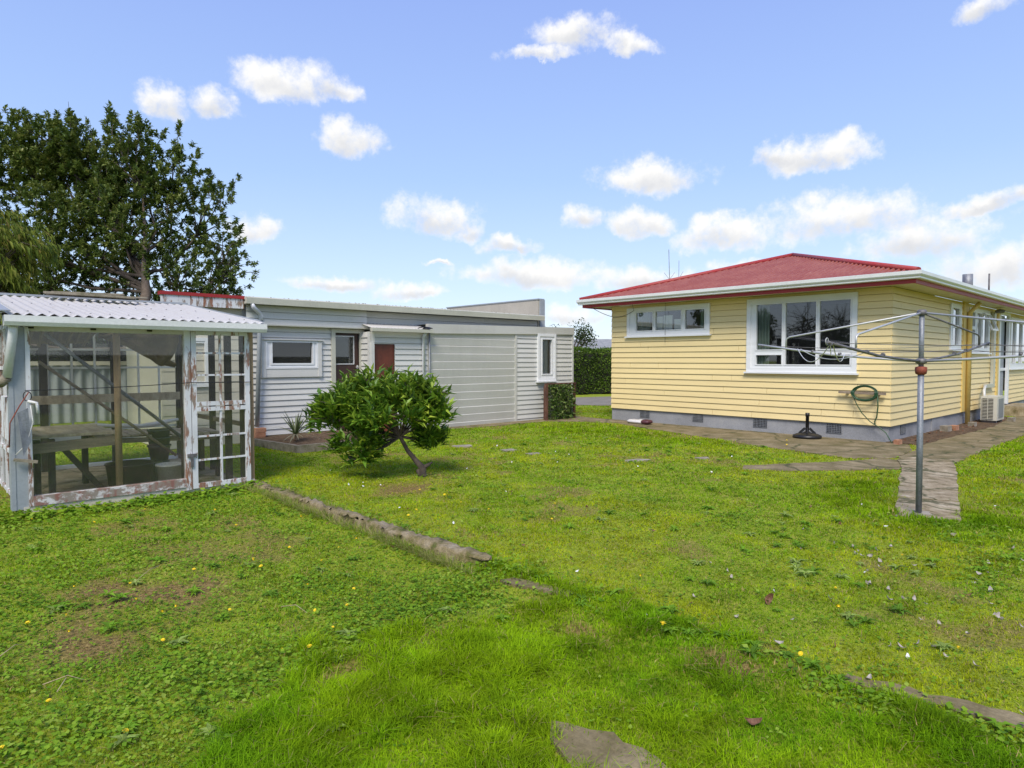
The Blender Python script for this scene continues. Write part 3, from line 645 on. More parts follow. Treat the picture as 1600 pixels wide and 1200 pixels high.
mb=MB(); mb.box(12.78,12.98,12.70,16.8,.0,3.24); pw=mb.build('parapet_wall',M['parapet'],ob)
mb=MB(); mb.box(12.76,13.0,12.68,16.82,3.24,3.27); mb.box(12.82,13.0,12.66,12.70,2.5,3.24); mb.build('capping',M['greyb'],pw)
mb=MB(); mb.box(13.0,13.78,12.37,17,0,2.40); mb.box(4.9,12.78,17,17.1,0,2.7); mb.build('rear_wall',M['grey'],ob)
# lean-to part with the red-brown door
mb=MB(); boards(mb,Gp,7.37,8.85,.0,2.21,.121,[(7.33,7.95,-.1,1.94)],wob=.002); boards(mb,LS,12.35,12.75,.0,2.2,.121); mb.build('lean_to_wall',M['grey'],ob,fix=False)
mb=MB(); Gp.box(mb,7.345,7.42,.0,.045,.0,1.98); LS.box(mb,12.335,12.41,.0,.04,.0,2.2); Gp.box(mb,7.35,7.44,.028,.04,1.98,2.2); mb.build('corner_board',M['grey'],ob)
mb=MB(); Gp.box(mb,7.43,7.95,-.06,-.02,.0,1.94); d2=mb.build('door',M['reddoor'],ob); d2['label']='red brown inner door of the small lean-to'
mb=MB()
corrugated(mb,(7.30,12.20,2.275),(8.84,12.20,2.275),(7.30,12.76,2.40),.09,.014,8); mb.build('lean_to_roof',M['whiteroof'],ob,fix=False)
mb=MB(); mb.prism([(12.14,2.205),(12.24,2.205),(12.24,2.275),(12.135,2.275)],'x',7.28,8.86); mb.build('gutter',M['creamg'],ob)
mb=MB(); mb.tube([(8.68,12.20,2.2),(8.68,12.29,2.12),(8.68,12.29,.02)],.033,10); mb.build('downpipe',M['pvc'],ob)
mb=MB(); mb.tube(sag((8.45,12.17,2.30),(8.9,12.25,2.31),-.03),.012,6); mb.build('cable',M['black'],ob)
mb=MB(); mb.tube([(8.84,12.28,2.26),(8.84,12.28,0.0)],.018,6); mb.build('conduit',M['galv'],ob)
mb=MB(); mb.lathe((8.72,12.22,2.29),[(.10,0),(.08,.03),(0,.045)],10); mb.build('roof_patch',M['black'],ob)
# brown door with a pane in the shed wall
mb=MB(); A.box(mb,6.63,6.72,.0,.05,.0,2.25); A.box(mb,6.72,7.40,.0,.05,2.17,2.25); A.box(mb,7.30,7.36,.0,.045,.0,2.17); df=mb.build('door_frame',M['creamg'],ob)
mb=MB(); A.box(mb,6.72,7.30,-.06,-.02,.05,1.50); A.box(mb,6.72,7.30,-.06,-.02,2.11,2.17); A.box(mb,7.19,7.30,-.06,-.02,1.50,2.11); A.box(mb,6.72,6.745,-.06,-.02,1.50,2.11)
d1=mb.build('door',M['browndoor'],ob); d1['label']='dark brown door with a glass pane in its upper half'
mb=MB(); A.box(mb,6.745,7.19,-.019,-.008,1.50,1.515); A.box(mb,6.745,7.19,-.019,-.008,2.095,2.11); A.box(mb,7.175,7.19,-.019,-.008,1.515,2.095); mb.build('pane_bead',M['white'],d1)
mb=MB(); A.box(mb,6.745,7.175,-.028,-.024,1.515,2.095); mb.build('pane',M['sglass'],d1)
mb=MB(); mb.box(6.75,7.18,12.9,12.95,1.3,2.15); mb.build('room_interior',M['dark'],ob)
mb=MB(); A.box(mb,7.25,7.28,-.02,.0,1.40,1.48); A.box(mb,7.22,7.28,.0,.02,1.43,1.45); mb.build('handle',M['whitepl'],d1)
# shed window
w=window(ob,A,5.22,6.32,1.42,1.98,[(5.36,6.20,1.53,1.945)],casing=.035,proud=.06,sill=False,gm='sglass',fm='white',room=.9,wallm='dark',sash=.035)
mb=MB(); A.box(mb,5.14,5.22,.0,.065,1.25,1.99); A.box(mb,6.32,6.40,.0,.065,1.25,1.99); A.box(mb,5.22,6.32,.0,.05,1.25,1.42); A.box(mb,5.10,6.44,.0,.09,1.99,2.01); mb.build('window_surround',M['grey'],w)
# garage: fascia, big panel door, boards, tall window
mb=MB(); mb.add([(8.82,12.29,2.20),(13.80,12.29,2.30),(13.80,12.29,2.49),(8.82,12.29,2.42),(8.82,12.40,2.20),(13.80,12.40,2.30),(13.80,12.40,2.49),(8.82,12.40,2.42)],[(0,1,2,3),(7,6,5,4),(3,2,6,7),(0,4,5,1),(0,3,7,4),(1,5,6,2)]); mb.build('fascia',M['greyd'],ob)
mb=MB(); mb.add([(8.82,12.40,2.41),(13.79,12.40,2.48),(13.79,17,2.5),(8.82,17,2.43)],[(0,1,2,3)]); mb.build('garage_roof',M['greyb'],ob,fix=False)
mb=MB(); boards(mb,Gp,11.62,13.78,-.06,2.40,.1225,[(12.38,13.03,1.04,2.28)],wob=.001); mb.build('garage_wall',M['grey'],ob,fix=False)
mb=MB(); zz=-.07; rowsn=13; ph=(2.30+.07)/rowsn
for i in range(rowsn):
    a=zz+i*ph; b=a+ph
    f0,f1=12.346,12.330
    mb.add([(8.88,f0,a),(11.56,f0,a),(11.56,f1,b-.022),(8.88,f1,b-.022)],[(0,1,2,3)])
    mb.add([(8.88,f1,b-.022),(11.56,f1,b-.022),(11.56,12.352,b-.006),(8.88,12.352,b-.006)],[(0,1,2,3)])
    mb.add([(8.88,12.352,b-.006),(11.56,12.352,b-.006),(11.56,f0,b),(8.88,f0,b)],[(0,1,2,3)])
gd=mb.build('garage_door',M['greyd'],ob,fix=False)
mb=MB(); Gp.box(mb,11.56,11.62,.0,.04,-.07,2.30); mb.build('door_post',M['greyd'],gd)
mb=MB(); Gp.box(mb,8.82,8.88,.0,.035,-.07,2.22); mb.build('door_post',M['greyd'],gd)
mb=MB(); Gp.box(mb,13.74,13.80,.0,.035,-.07,2.32); mb.build('corner_board',M['grey'],ob)
gw=window(ob,Gp,12.36,13.05,1.03,2.29,[(12.53,12.90,1.22,2.14)],casing=.07,proud=.075,gm='hglass',room=0,sash=.03)
mb=MB(); mb.box(12.52,12.80,12.362,12.368,1.2,2.16); mb.build('blind',M['ivory'],gw)
mb=MB(); mb.box(12.46,13.0,12.5,12.55,1.1,2.2); mb.build('room_interior',M['room'],ob)
# downpipe of the main gutter with its brick foot
mb=MB(); mb.tube([(4.88,12.46,2.66),(4.90,12.46,2.60),(4.98,12.50,2.54),(5.06,12.58,2.50),(5.10,12.60,2.44),(5.10,12.60,2.36)],.042,10); p1=mb.build('downpipe',M['pvc'],ob)
mb=MB(); mb.tube([(5.10,12.61,2.37),(5.08,12.62,2.2),(5.02,12.66,.30)],.043,10); mb.build('pipe_length',M['greyb'],p1)
mb=MB()
for i in range(3): mb.box(4.92+.01*i,5.12+.01*i,12.52,12.66,.0+.085*i+.03,.08+.085*i+.03)
tag(mb.build('brick_stack',M['brick']),'small stack of orange bricks under the grey downpipe of the shed','bricks')
# red capped neighbour wing left of the shed
rc=thing('red_capped_shed',(4.05,13.8,0),'pale shed with a red capped parapet behind the greenhouse','shed')
mb=MB(); boards(mb,Plane('y',12.72),3.36,4.78,.0,2.58,.2,bot=.012,top=.004); mb.box(3.37,4.76,12.74,15.2,.0,2.5); mb.build('wall',M['cream_wall'],rc,fix=False)
mb=MB(); mb.box(3.34,4.76,12.55,12.62,2.56,2.74); mb.build('fascia',M['peel'],rc)
mb=MB(); mb.box(3.32,4.77,12.53,12.70,2.74,2.80); mb.build('capping',M['redf'],rc)
window(rc,Plane('y',12.72),3.75,4.15,1.1,2.0,[(3.82,4.08,1.2,1.9)],casing=.06,gm='sglass',room=.5,sill=False)
# planting bed with timber edging, spiky plant
mb=MB(); mb.prism(rough([(4.7,12.74),(4.80,12.0),(4.95,10.9),(5.35,10.75),(6.2,11.0),(7.2,11.3),(7.33,12.74)],.01,.4),'z',-.04,.10); tag(mb.build('raised_bed',M['soilbed']),kind='structure')
mb=MB(); mb.beam((4.74,12.1,.06),(4.93,10.78,.055),.06,.16); mb.beam((4.90,10.74,.06),(5.45,10.66,.07),.06,.14); mb.beam((5.47,10.66,.07),(7.3,11.25,.05),.05,.12)
mb.beam((5.3,10.58,.12),(5.72,10.15,-.01),.04,.03); tag(mb.build('timber_edging',M['mold']),'low weathered timber edging round the bed under the shed window','edging')

# ------------------------------------------------------------------ GREENHOUSE
gh=thing('greenhouse',(2.1,10,0),'old lean-to greenhouse with peeling white frames and a corrugated white roof','greenhouse')
W0,W1,WY,WB=.90,3.30,8.50,11.45
FP=Plane('y',WY)
mb=MB(); corrugated(mb,(.74,8.33,2.065),(3.44,8.33,2.065),(.74,11.6,2.50),.105,.013,8,6); rf=mb.build('roof',M['whiteroof'],gh,fix=False)
mb=MB(); mb.beam((.74,8.32,2.095),(.74,11.6,2.53),.16,.012); mb.beam((.665,8.32,2.03),(.665,11.6,2.47),.012,.13); mb.build('verge_flashing',M['greyb'],rf)
mb=MB(); mb.beam((.7,11.58,2.515),(3.46,11.58,2.515),.10,.03); mb.beam((3.43,8.5,2.10),(3.43,11.6,2.51),.02,.02); mb.build('ridge_flashing',M['greyb'],rf)
mb=MB(); 
for i in range(3):
    y=8.55+i*1.3; z=2.065+(y-8.33)/3.27*.435+.016
    for k in range(14): mb.lathe((.80+k*.188,y,z),[(.010,0),(.008,.006),(0,.008)],6)
mb.build('roof_screws',M['galvd'],rf,fix=False)
mb=MB(); mb.prism([(8.27,1.945),(8.40,1.945),(8.40,2.05),(8.39,2.05),(8.39,1.96),(8.29,1.96),(8.275,1.99),(8.268,2.045),(8.255,2.05),(8.252,1.985)],'x',.76,3.42); mb.build('gutter',M['gutterw'],gh)
mb=MB(); mb.tube([(.84,8.36,1.95),(.84,8.38,1.88),(.79,8.46,1.42)],.042,12); mb.build('downpipe',M['pvc'],gh)
mb=MB(); mb.tube([(.79,8.46,1.42),(.74,8.5,1.36),(.68,8.75,1.34)],.047,12); mb.build('pipe_elbow',M['mold'],gh)
# front frame
mb=MB(); FP.box(mb,W0,W1+.02,-.08,.03,-.05,.055); mb.build('concrete_footing',M['cream_wall'],gh)
mb=MB(); FP.box(mb,.985,2.50,-.05,.045,.057,.16); mb.build('sill_board',M['peel2'],gh)
mb=MB(); FP.box(mb,.945,.985,-.05,.04,.057,1.94); mb.build('corner_post',M['peel'],gh)
mb=MB(); FP.box(mb,.84,.945,-.03,.025,.03,1.94); mb.box(.80,.84,8.47,8.60,.03,1.94); mb.build('post_flashing',M['greyb'],gh)
mb=MB(); FP.box(mb,2.49,2.555,-.05,.05,.02,1.95); mb.build('door_post',M['peel'],gh)
mb=MB(); FP.box(mb,.985,2.49,-.04,.02,1.90,1.95); FP.box(mb,2.556,3.30,-.05,-.01,1.93,1.97); mb.build('head_rail',M['creamg'],gh)
mb=MB(); FP.box(mb,.985,2.49,-.005,.001,.16,1.90); mb.build('pane',M['gglass'],gh)
mb=MB(); mb.tube([(1.80,8.56,.1),(1.80,8.56,1.95)],.036,10); mb.build('middle_post',M['brownpost'],gh)
# door
dg=MB()
def fb(mb,u0,u1,z0,z1,d0=.015,d1=.055): FP.box(mb,u0,u1,d0,d1,z0,z1)
for z0,z1 in ((.03,.09),(.97,1.02),(1.035,1.085),(1.90,1.945)): fb(dg,2.62,3.205,z0,z1)
fb(dg,2.562,2.62,.03,1.945); fb(dg,3.205,3.262,.03,1.945)
gdoor=dg.build('door',M['peel'],gh); gdoor['label']='peeling white glazed door of two sashes with six panes each'
mt=MB()
fb(mt,2.892,2.918,1.085,1.90,.02,.045); fb(mt,2.892,2.918,.09,.97,.02,.045)
for z in (1.40,1.67,.36,.65): fb(mt,2.62,2.892,z,z+.022,.02,.045); fb(mt,2.918,3.205,z,z+.022,.02,.045)
mt.build('muntins',M['peel'],gdoor)
for z0,z1 in ((1.085,1.90),(.09,.97)):
    m_=MB(); FP.box(m_,2.62,3.205,.024,.028,z0,z1); m_.build('pane',M['gglass'],gdoor)
m_=MB(); fb(m_,2.50,2.60,.42,.46,.05,.07); fb(m_,2.535,2.565,.30,.44,.056,.075); m_.build('latch',M['galvd'],gdoor)
mb=MB(); FP.box(mb,3.275,3.33,-.07,.0,.0,1.95); mb.build('end_post',M['brownpost'],gh)
# side walls, back wall, rafters
mb=MB()
def post(x,y,w=.07,z1=2.3,z0=0): mb.box(x-w/2,x+w/2,y-w/2,y+w/2,z0,z1)
post(3.28,9.9,.07,2.15); post(3.28,11.4,.10,2.4); post(1.46,11.3,.09,2.35); post(1.20,11.3,.08,2.35); post(2.55,8.62,.11,1.98); post(2.35,11.35,.09,2.4); post(3.05,8.62,.07,1.97); post(3.24,8.62,.07,1.97)
for k in range(5): x=1.0+k*.56; mb.beam((x,8.45,1.97),(x,11.45,2.37),.05,.09)
mb.beam((.9,11.4,2.36),(3.3,11.4,2.36),.05,.1); mb.beam((.9,10.0,2.15),(3.3,10.0,2.15),.05,.07)
mb.build('dark_frame',M['darkwood'],gh)
mb=MB()   # back wall glazing bars
for k in range(9): x=.95+k*.29; mb.box(x-.013,x+.013,11.40,11.43,.55,2.35)
for z in (.55,1.02,1.48,1.75,2.05,2.33): mb.box(.95,3.28,11.405,11.425,z-.015,z+.015)
mb.box(.93,3.3,11.38,11.45,.0,.06); mb.box(.93,3.3,11.38,11.44,.40,.50)
mb.build('back_glazing_bars',M['white'],gh)
mb=MB(); mb.box(.95,3.28,11.41,11.414,.5,2.33); mb.build('back_panes',M['gglass'],gh)
mb=MB()  # left end: framed sashes
for y in (8.62,9.15,9.7,10.25,10.8,11.4): mb.box(.87,.92,y-.025,y+.025,.03,2.02)
for z in (.06,.55,1.0,1.5,1.98): mb.box(.875,.915,8.6,11.42,z-.022,z+.022)
mb.box(.80,.86,8.62,9.2,.75,1.2)
mb.build('side_sash',M['peel'],gh)
mb=MB(); mb.box(.893,.897,8.62,11.4,.06,2.0); mb.build('side_pane',M['gglass'],gh)
mb=MB()
for z in (.75,2.0): mb.box(3.27,3.30,8.6,11.4,z-.03,z+.03)
mb.build('end_rails',M['oldwood'],gh)
mb=MB(); mb.tube([(1.18,9.0,1.90),(2.62,9.05,.60)],.021,8); mb.build('brace_pipe',M['galv'],gh)
mb=MB(); mb.tube([(1.10,8.8,1.58),(2.46,8.75,.42)],.017,8); mb.build('brace_pipe',M['oldwood'],gh)
mb=MB(); mb.prism([(.92,8.55),(3.28,8.55),(3.28,11.4),(.92,11.4)],'z',-.03,.012); tag(mb.build('greenhouse_floor',M['concs']),kind='structure')
# cable across the front, loop of wire at the corner post
mb=MB(); mb.tube(sag((.93,8.43,1.28),(2.55,8.43,1.325),.012),.0045,5,False); mb.tube(sag((2.55,8.43,1.325),(3.27,8.43,1.315),.003),.0045,5,False)
mb.tube([(.95+.035*math.cos(t),8.43,1.22+.05*math.sin(t)) for t in [i*PI/8 for i in range(17)]],.005,5,False); mb.build('black_wire',M['black'],gh)
mb=MB(); mb.tube([(.96,8.42,1.26),(.88,8.42,1.12),(.80,8.43,.95),(.79,8.44,.70)],.006,5); mb.build('orange_cord',M['rust'],gh)
mb=MB(); mb.tube([(.95,8.40,1.17),(1.02,8.37,1.15),(1.03,8.36,1.04)],.016,8); mb.tube([(.97,8.41,1.15),(.99,8.40,.95),(.93,8.41,.72),(.84,8.41,.62)],.006,5); mb.build('hanging_plug',M['whitepl'],gh)
mb=MB(); mb.beam((.82,8.42,.57),(1.02,8.40,.53),.03,.03); mb.build('wooden_turnbutton',M['mold'],gh)
mb=MB(); 
mb.add([(.86,8.41,1.05),(.95,8.40,1.10),(.97,8.40,.75),(.90,8.39,.60)],[(0,1,2,3)]); mb.build('plastic_rag',M['galv'],gh,fix=False)
# bench, shelf and contents
bn=thing('potting_bench',(1.5,9.5,0),'weathered plank bench on trestles inside the greenhouse','bench')
mb=MB()
for k in range(6): mb.box(.98,1.80+.03*(k%2),8.78+.21*k,8.975+.21*k,.735,.765)
mb.build('bench_top',M['benchwood'],bn)
mb=MB()
for k in range(16): mb.beam((1.75+.095*k,9.25,.655-.004*k+.01*(k%3)),(1.78+.095*k,10.1,.66-.004*k),.08,.022)
mb.build('slatted_top',M['benchwood'],bn)
mb=MB(); mb.beam((.98,8.80,.62),(1.86,8.80,.66),.04,.11); mb.beam((1.7,9.3,.60),(3.2,9.3,.55),.05,.06); mb.beam((1.7,10.05,.60),(3.2,10.05,.55),.05,.06); mb.beam((.98,9.9,.68),(1.86,9.9,.68),.04,.1); mb.build('bench_rail',M['oldwood'],bn)
for a,b in (((1.08,8.95,.0),(1.08,8.95,.7)),((1.22,8.98,.0),(1.22,8.98,.7)),((1.75,8.95,.0),(1.32,8.95,.60)),((1.1,9.9,0),(1.1,9.9,.7)),((1.7,9.9,0),(1.7,9.9,.7)),((3.15,9.3,0),(3.15,9.3,.55)),((3.15,10.0,0),(3.15,10.0,.55))):
    mb=MB(); mb.beam(a,b,.09,.06); mb.build('leg',M['darkwood'],bn)
mb=MB(); mb.box(1.0,3.2,11.05,11.35,1.05,1.08); mb.box(1.0,3.2,11.03,11.05,.98,1.10); tag(mb.build('wall_shelf',M['benchwood']),'long grey plank shelf along the back of the greenhouse','shelf')
mb=MB(); pts=[(1.5+.17*i,10.0+.05*math.sin(i),.73+.03*math.sin(i*.9)-.02*(i<4)) for i in range(9)]; mb.tube(pts,[.02,.025,.03,.022,.03,.026,.034,.03,.018],8); tag(mb.build('plastic_sheet_roll',M['bag']),'crumpled white plastic roll lying along the back of the greenhouse bench','plastic sheet')
mb=MB(); mb.lathe((2.03,9.1,.013),[(.0,0),(.22,0),(.26,.30),(.275,.31),(.27,.32),(.25,.31),(.21,.04),(0,.03)],28); tag(mb.build('tub',M['black']),'wide black plastic tub on the greenhouse floor','tub')
mb=MB(); mb.lathe((2.44,8.95,.013),[(0,0),(.13,0),(.155,.26),(.165,.26),(.165,.28),(.15,.28),(.12,.03),(0,.03)],24); bk=mb.build('bucket',M['whitepl']); tag(bk,'white plastic bucket beside the black tub in the greenhouse','bucket')
pt=thing('stacked_plant_pots',(2.42,9.3,0.013),'tall stack of dark green plant pots behind the white bucket','plant pots')
for k in range(3):
    mb=MB(); mb.lathe((2.42,9.32,.30+.10*k),[(0,0),(.10,0),(.13,.18),(.14,.18),(.14,.20),(.12,.20)],20); mb.build('pot',M['greenpot'],pt)
mb=MB(); mb.lathe((2.42,9.32,.013),[(0,0),(.10,0),(.12,.28),(0,.29)],18); mb.build('pot',M['greenpot'],pt)
# hanging sacking
mb=MB(); n=26; m=14; vs=[]
for j in range(m+1):
    for i in range(n+1):
        u=i/n; v=j/m
        drop=.07+.34*sstep(.25,.9,u)*1.0
        if u>.9: drop*=(1-(u-.9)*1.2)
        x=1.70+.88*u-.10*v*u; y=8.85+.05*math.sin(u*17+v*3)+.03*math.sin(v*9+u*5)+.10*v; z=1.93-.0*u-v*float(drop)-.012*math.sin(u*25)
        vs.append((x,y,z))
mb.add(vs,[(j*(n+1)+i,j*(n+1)+i+1,(j+1)*(n+1)+i+1,(j+1)*(n+1)+i) for j in range(m) for i in range(n)],True)
mb.tube([(1.78,8.98,1.86),(2.0,9.0,1.80),(2.2,8.98,1.68),(2.38,8.95,1.58),(2.52,8.93,1.53)],[.03,.04,.045,.05,.03],9)
tag(mb.build('sacking_sheet',M['cloth'],fix=False),'brown sacking sheet sagging from the greenhouse ceiling','sheet')
mb=MB(); mb.add([(.98,8.9,1.93),(1.68,8.9,1.93),(1.68,9.5,1.80),(.98,9.5,1.78)],[(0,1,2,3)],False); 
for i in range(8): mb.tube([(.98+.09*i,8.9,1.92),(1.0+.09*i,9.4,1.80-.02*(i%3))],.02,6)
tag(mb.build('shade_cloth',M['cloth'],fix=False),'dark shade cloth under the left half of the greenhouse roof','cloth')
mb=MB(); mb.beam((1.5,11.2,2.53),(2.55,10.9,2.50),.35,.03); mb.beam((1.6,11.35,2.56),(2.45,11.1,2.56),.16,.025); mb.beam((2.2,11.25,2.535),(2.75,11.05,2.53),.12,.02)
tag(mb.build('plank',M['mold']),'weathered boards lying on top of the greenhouse roof','planks')
# fence and backdrop behind greenhouse
fe=thing('corrugated_fence',(2,19.5,0),'pale grey corrugated fence beyond the greenhouse','fence')
mb=MB(); corrugated(mb,(-12,19.6,.02),(9,19.6,.02),(-12,19.62,1.5),.25,.04,8,1); mb.build('panel',M['greyb'],fe,fix=False)
mb=MB(); mb.box(-12,9,19.5,19.58,1.46,1.56); mb.build('top_rail',M['cream_wall'],fe)
# ------------------------------------------------------------------ garden edging
mb=MB(); pts=[(3.28,8.52),(3.24,7.6),(3.22,6.8),(3.21,5.7),(3.20,4.9),(3.22,4.32),(3.30,3.80)]; W=.062; sec=14; vs=[]; P=[]
for a,b in zip(pts,pts[1:]):
    k=int((Vector(b)-Vector(a)).length/.05)
    for i in range(k): P.append(Vector(a).lerp(Vector(b),i/k))
P.append(Vector(pts[-1])); nP=len(P); wob=(vnoise(np.arange(nP)*.05,np.zeros(nP),3,5,3)-.5)*.07
for i,p in enumerate(P):
    e=min(1,(nP-1-i)/3+.25); h=(.045+.055*min(1,i/(nP*.55)))*(.8+.2*e)
    for k in range(sec):
        t=2*PI*k/sec; ox=(W+wob[i])*math.copysign(abs(math.cos(t))**.38,math.cos(t))*e; oz=h*math.copysign(abs(math.sin(t))**.38,math.sin(t))
        r=random.gauss(0,.009); vs.append((p.x+ox+r,p.y+r,oz+r-.01))
mb.add(vs,[(i*sec+k,i*sec+(k+1)%sec,(i+1)*sec+(k+1)%sec,(i+1)*sec+k) for i in range(nP-1) for k in range(sec)]+[tuple(range((nP-1)*sec,nP*sec))],True)
tag(mb.build('concrete_edging',M['edging']),'rough mossy concrete edging running across the lawn from the greenhouse','edging')

# ------------------------------------------------------------------ foliage helpers
def leafmesh(name,base,dirv,up,length,width,col,mat,parent=None,curve=.15,origin=None,fold=.25,kind=None):
    # base,dirv,up: (N,3); leaf = 6 verts (base, 2 mid, tip split) as 4 tris
    n=len(base); d=dirv/np.linalg.norm(dirv,axis=1,keepdims=True); s=np.cross(d,up); s/=np.linalg.norm(s,axis=1,keepdims=True)+1e-9; u=np.cross(s,d)
    L=np.asarray(length).reshape(-1,1)*np.ones((n,1)); Wd=np.asarray(width).reshape(-1,1)*np.ones((n,1))
    b=base; mL=base+d*L*.45-s*Wd*.5+u*Wd*fold; mR=base+d*L*.45+s*Wd*.5+u*Wd*fold; mc=base+d*L*.5-u*L*curve*.15; tip=base+d*L-u*L*curve
    v=np.stack([b,mL,mc,mR,tip],1).reshape(-1,3)
    k=np.arange(n)[:,None]*5
    f=np.concatenate([k+np.array([[0,2,1]]),k+np.array([[0,3,2]]),k+np.array([[1,2,4]]),k+np.array([[2,3,4]])],1).reshape(-1,3)
    return rawmesh(name,v,f,np.repeat(col,5,axis=0),mat,parent,origin)
def rawmesh(name,v,f,col,mat,parent=None,origin=None,smooth=False):
    me=bpy.data.meshes.new(name); me.vertices.add(len(v)); me.vertices.foreach_set('co',np.ascontiguousarray(v,np.float32).ravel())
    k=f.shape[1]; me.loops.add(f.size); me.loops.foreach_set('vertex_index',np.ascontiguousarray(f,np.int32).ravel())
    me.polygons.add(len(f)); me.polygons.foreach_set('loop_start',np.arange(0,f.size,k,dtype=np.int32)); me.update(calc_edges=True)
    a=me.attributes.new('Col','FLOAT_COLOR','POINT'); c=np.ones((len(v),4),np.float32); c[:,:3]=np.clip(col,0,1); a.data.foreach_set('color',c.ravel())
    return link(name,me,M[mat],parent,origin)
def unit(n):
    v=rng.normal(size=(n,3)); return v/np.linalg.norm(v,axis=1,keepdims=True)
def mixcol(cs,t,n):
    cs=np.array(cs); t=np.clip(t,0,.9999)*(len(cs)-1); i=t.astype(int); f=(t-i)[:,None]
    return cs[i]*(1-f)+cs[i+1]*f
def spray(centers,outdir,per,length,spread,cols,droop=0,wr=.35,upb=.3,tipvar=.15):
    # rosette of leaves at each centre
    n=len(centers); c=np.repeat(centers,per,0); o=np.repeat(outdir,per,0)
    d=o*1.0+unit(n*per)*spread; d[:,2]+=upb-droop; d/=np.linalg.norm(d,axis=1,keepdims=True)
    b=c+unit(n*per)*length*.25-o*(rng.random((n*per,1))*length*1.2)
    L=length*rng.uniform(.65,1.2,n*per); t=np.clip(np.repeat(rng.random(n),per)*.6+rng.random(n*per)*.4+rng.normal(0,tipvar,n*per),0,1)
    return b,d,L,L*wr*rng.uniform(.8,1.2,n*per),mixcol(cols,t,n*per)
UP=np.array([[0,0,1.]])
def limbs(mb,base,targets,r0,wander=.1,seg=6,kmin=.25,sides=7):
    for tg,frac,r in targets:
        a=Vector(base(frac)); b=Vector(tg); pts=[a]
        for i in range(1,seg+1):
            t=i/seg; p=a.lerp(b,t)+Vector((random.gauss(0,wander),random.gauss(0,wander),random.gauss(0,wander*.5)+ .25*(b-a).length*t*(1-t)))*(1 if i<seg else .3); pts.append(p)
        mb.tube(pts,[r*(1-.8*i/seg)+.004 for i in range(seg+1)],sides)
def frameV(rt,fw,z,org):  # point from (right, forward) offsets of a direction pair fixed in the world
    p=Vector(org)+Rv*rt+Fv*fw; return (p.x,p.y,z)

# ---- big evergreen tree behind the fence
T0=np.array([4.55,19.0,0.]); TF=-1.1; Rn=np.array(Rv); Fn=np.array(Fv)
bt=thing('evergreen_tree',tuple(T0),'tall broad evergreen tree with dense dark leaves behind the greenhouse','tree')
# lobes: right, depth, z, radius(h), radius(v)
LOW=-.55
lobes=[(a,b,z+LOW*(z>4),rh,rv) for a,b,z,rh,rv in [(-1.9,0,7.2,1.25,1.2),(-.7,.3,6.9,1.1,1.2),(.1,-.2,7.0,1.15,1.35),(.9,0,6.4,1.1,1.5),(1.6,.2,5.6,1.05,1.4),(2.2,-.1,4.7,.85,1.2),(2.35,0,3.9,.75,.8),(-3.0,.2,7.3,1.3,1.3),(-4.1,0,7.1,1.3,1.3),(-5.2,.1,6.8,1.3,1.3),(-6.1,.1,6.2,1.3,1.3),(-4.4,.1,5.2,1.4,1.3),(-1.2,.2,7.2,1.2,1.2),(-2.2,.2,7.5,1.2,1.1),
       (-1.8,-.6,5.2,1.4,1.4),(0,-.7,5.2,1.4,1.4),(1.2,-.5,4.2,1.2,1.1),(-3.4,-.3,4.4,1.5,1.3),(-4.9,0,3.9,1.4,1.2),(-2.2,-.2,3.5,1.2,.9),(.9,.6,3.4,1.1,.8),(-.6,.8,4.0,1.3,1.1),(-.8,0,6.3,1.3,1.2),(-6.3,.2,4.8,1.4,1.6),(-3.9,.2,2.8,1.3,.8),(-5.6,0,2.8,1.3,.8),(.3,.2,2.9,1.0,.6),(1.7,.1,3.2,.8,.6),(-1.4,.3,2.7,1.2,.6)]]
tm=MB()
trunk=[(.55,0,0),(.57,0,1.5),(.60,0,2.6),(.78,0,3.2),(.74,0,3.8),(.45,.3,4.8),(.1,.4,6.0)]
tp=[T0+Rn*a+Fn*(b+TF*(1-max(0,z-4)/3))+np.array([0,0,z]) for a,b,z in trunk]
tm.tube([tuple(p) for p in tp],[.20,.18,.165,.11,.065,.04,.02],10)
cc=[];oo=[];bmx=MB()
for (a,b,z,rh,rv) in lobes:
    c=T0+Rn*a+Fn*b+np.array([0,0,z]); k=int(230*rh*rh*rv/1.5)
    u=unit(k); rad=rng.random((k,1))**.45
    p=c+(u*rad)*np.array([rh,rh,rv]); cc.append(p); o=u*.6+np.array([0,0,.6]); oo.append(o/np.linalg.norm(o,axis=1,keepdims=True))
    # upright shoots breaking the outline
    for q in range(4 if z>4.5 else 0):
        t=random.uniform(0,2*PI); rr=rh*math.sqrt(random.random())*.9; hgt=rv*random.uniform(.8,1.12)
        s0=c+np.array([rr*math.cos(t),rr*math.sin(t),hgt*.55]); s1=s0+np.array([random.gauss(0,.08),random.gauss(0,.08),hgt*.36])
        n=5; tt=np.linspace(.3,1,n)[:,None]; cc.append(s0+(s1-s0)*tt+rng.normal(0,.03,(n,3))); oo.append(np.tile([[0,0,1.]],(n,1)))
        bmx.tube([tuple(s0-np.array([0,0,.2])),tuple(s1)],[.010,.004],4,False)
    st=tp[1]+(tp[3]-tp[1])*random.random() if z<4.5 else tp[3]+(tp[5]-tp[3])*random.random()*.7; mid=st*.45+c*.55+np.array([random.gauss(0,.2),random.gauss(0,.2),-.35])
    bmx.tube([tuple(st),tuple(st*.7+c*.3+np.array([0,0,-.3])),tuple(mid),tuple(c),tuple(c+np.array([0,0,rv*.6]))],[.05,.04,.028,.016,.006],6,False)
    for q in range(9):
        e=p[rng.integers(k)]; bmx.tube([tuple(c+ (mid-c)*.3),tuple((c+e)/2+rng.normal(0,.1,3)),tuple(e)],[.022,.013,.005],4,False)
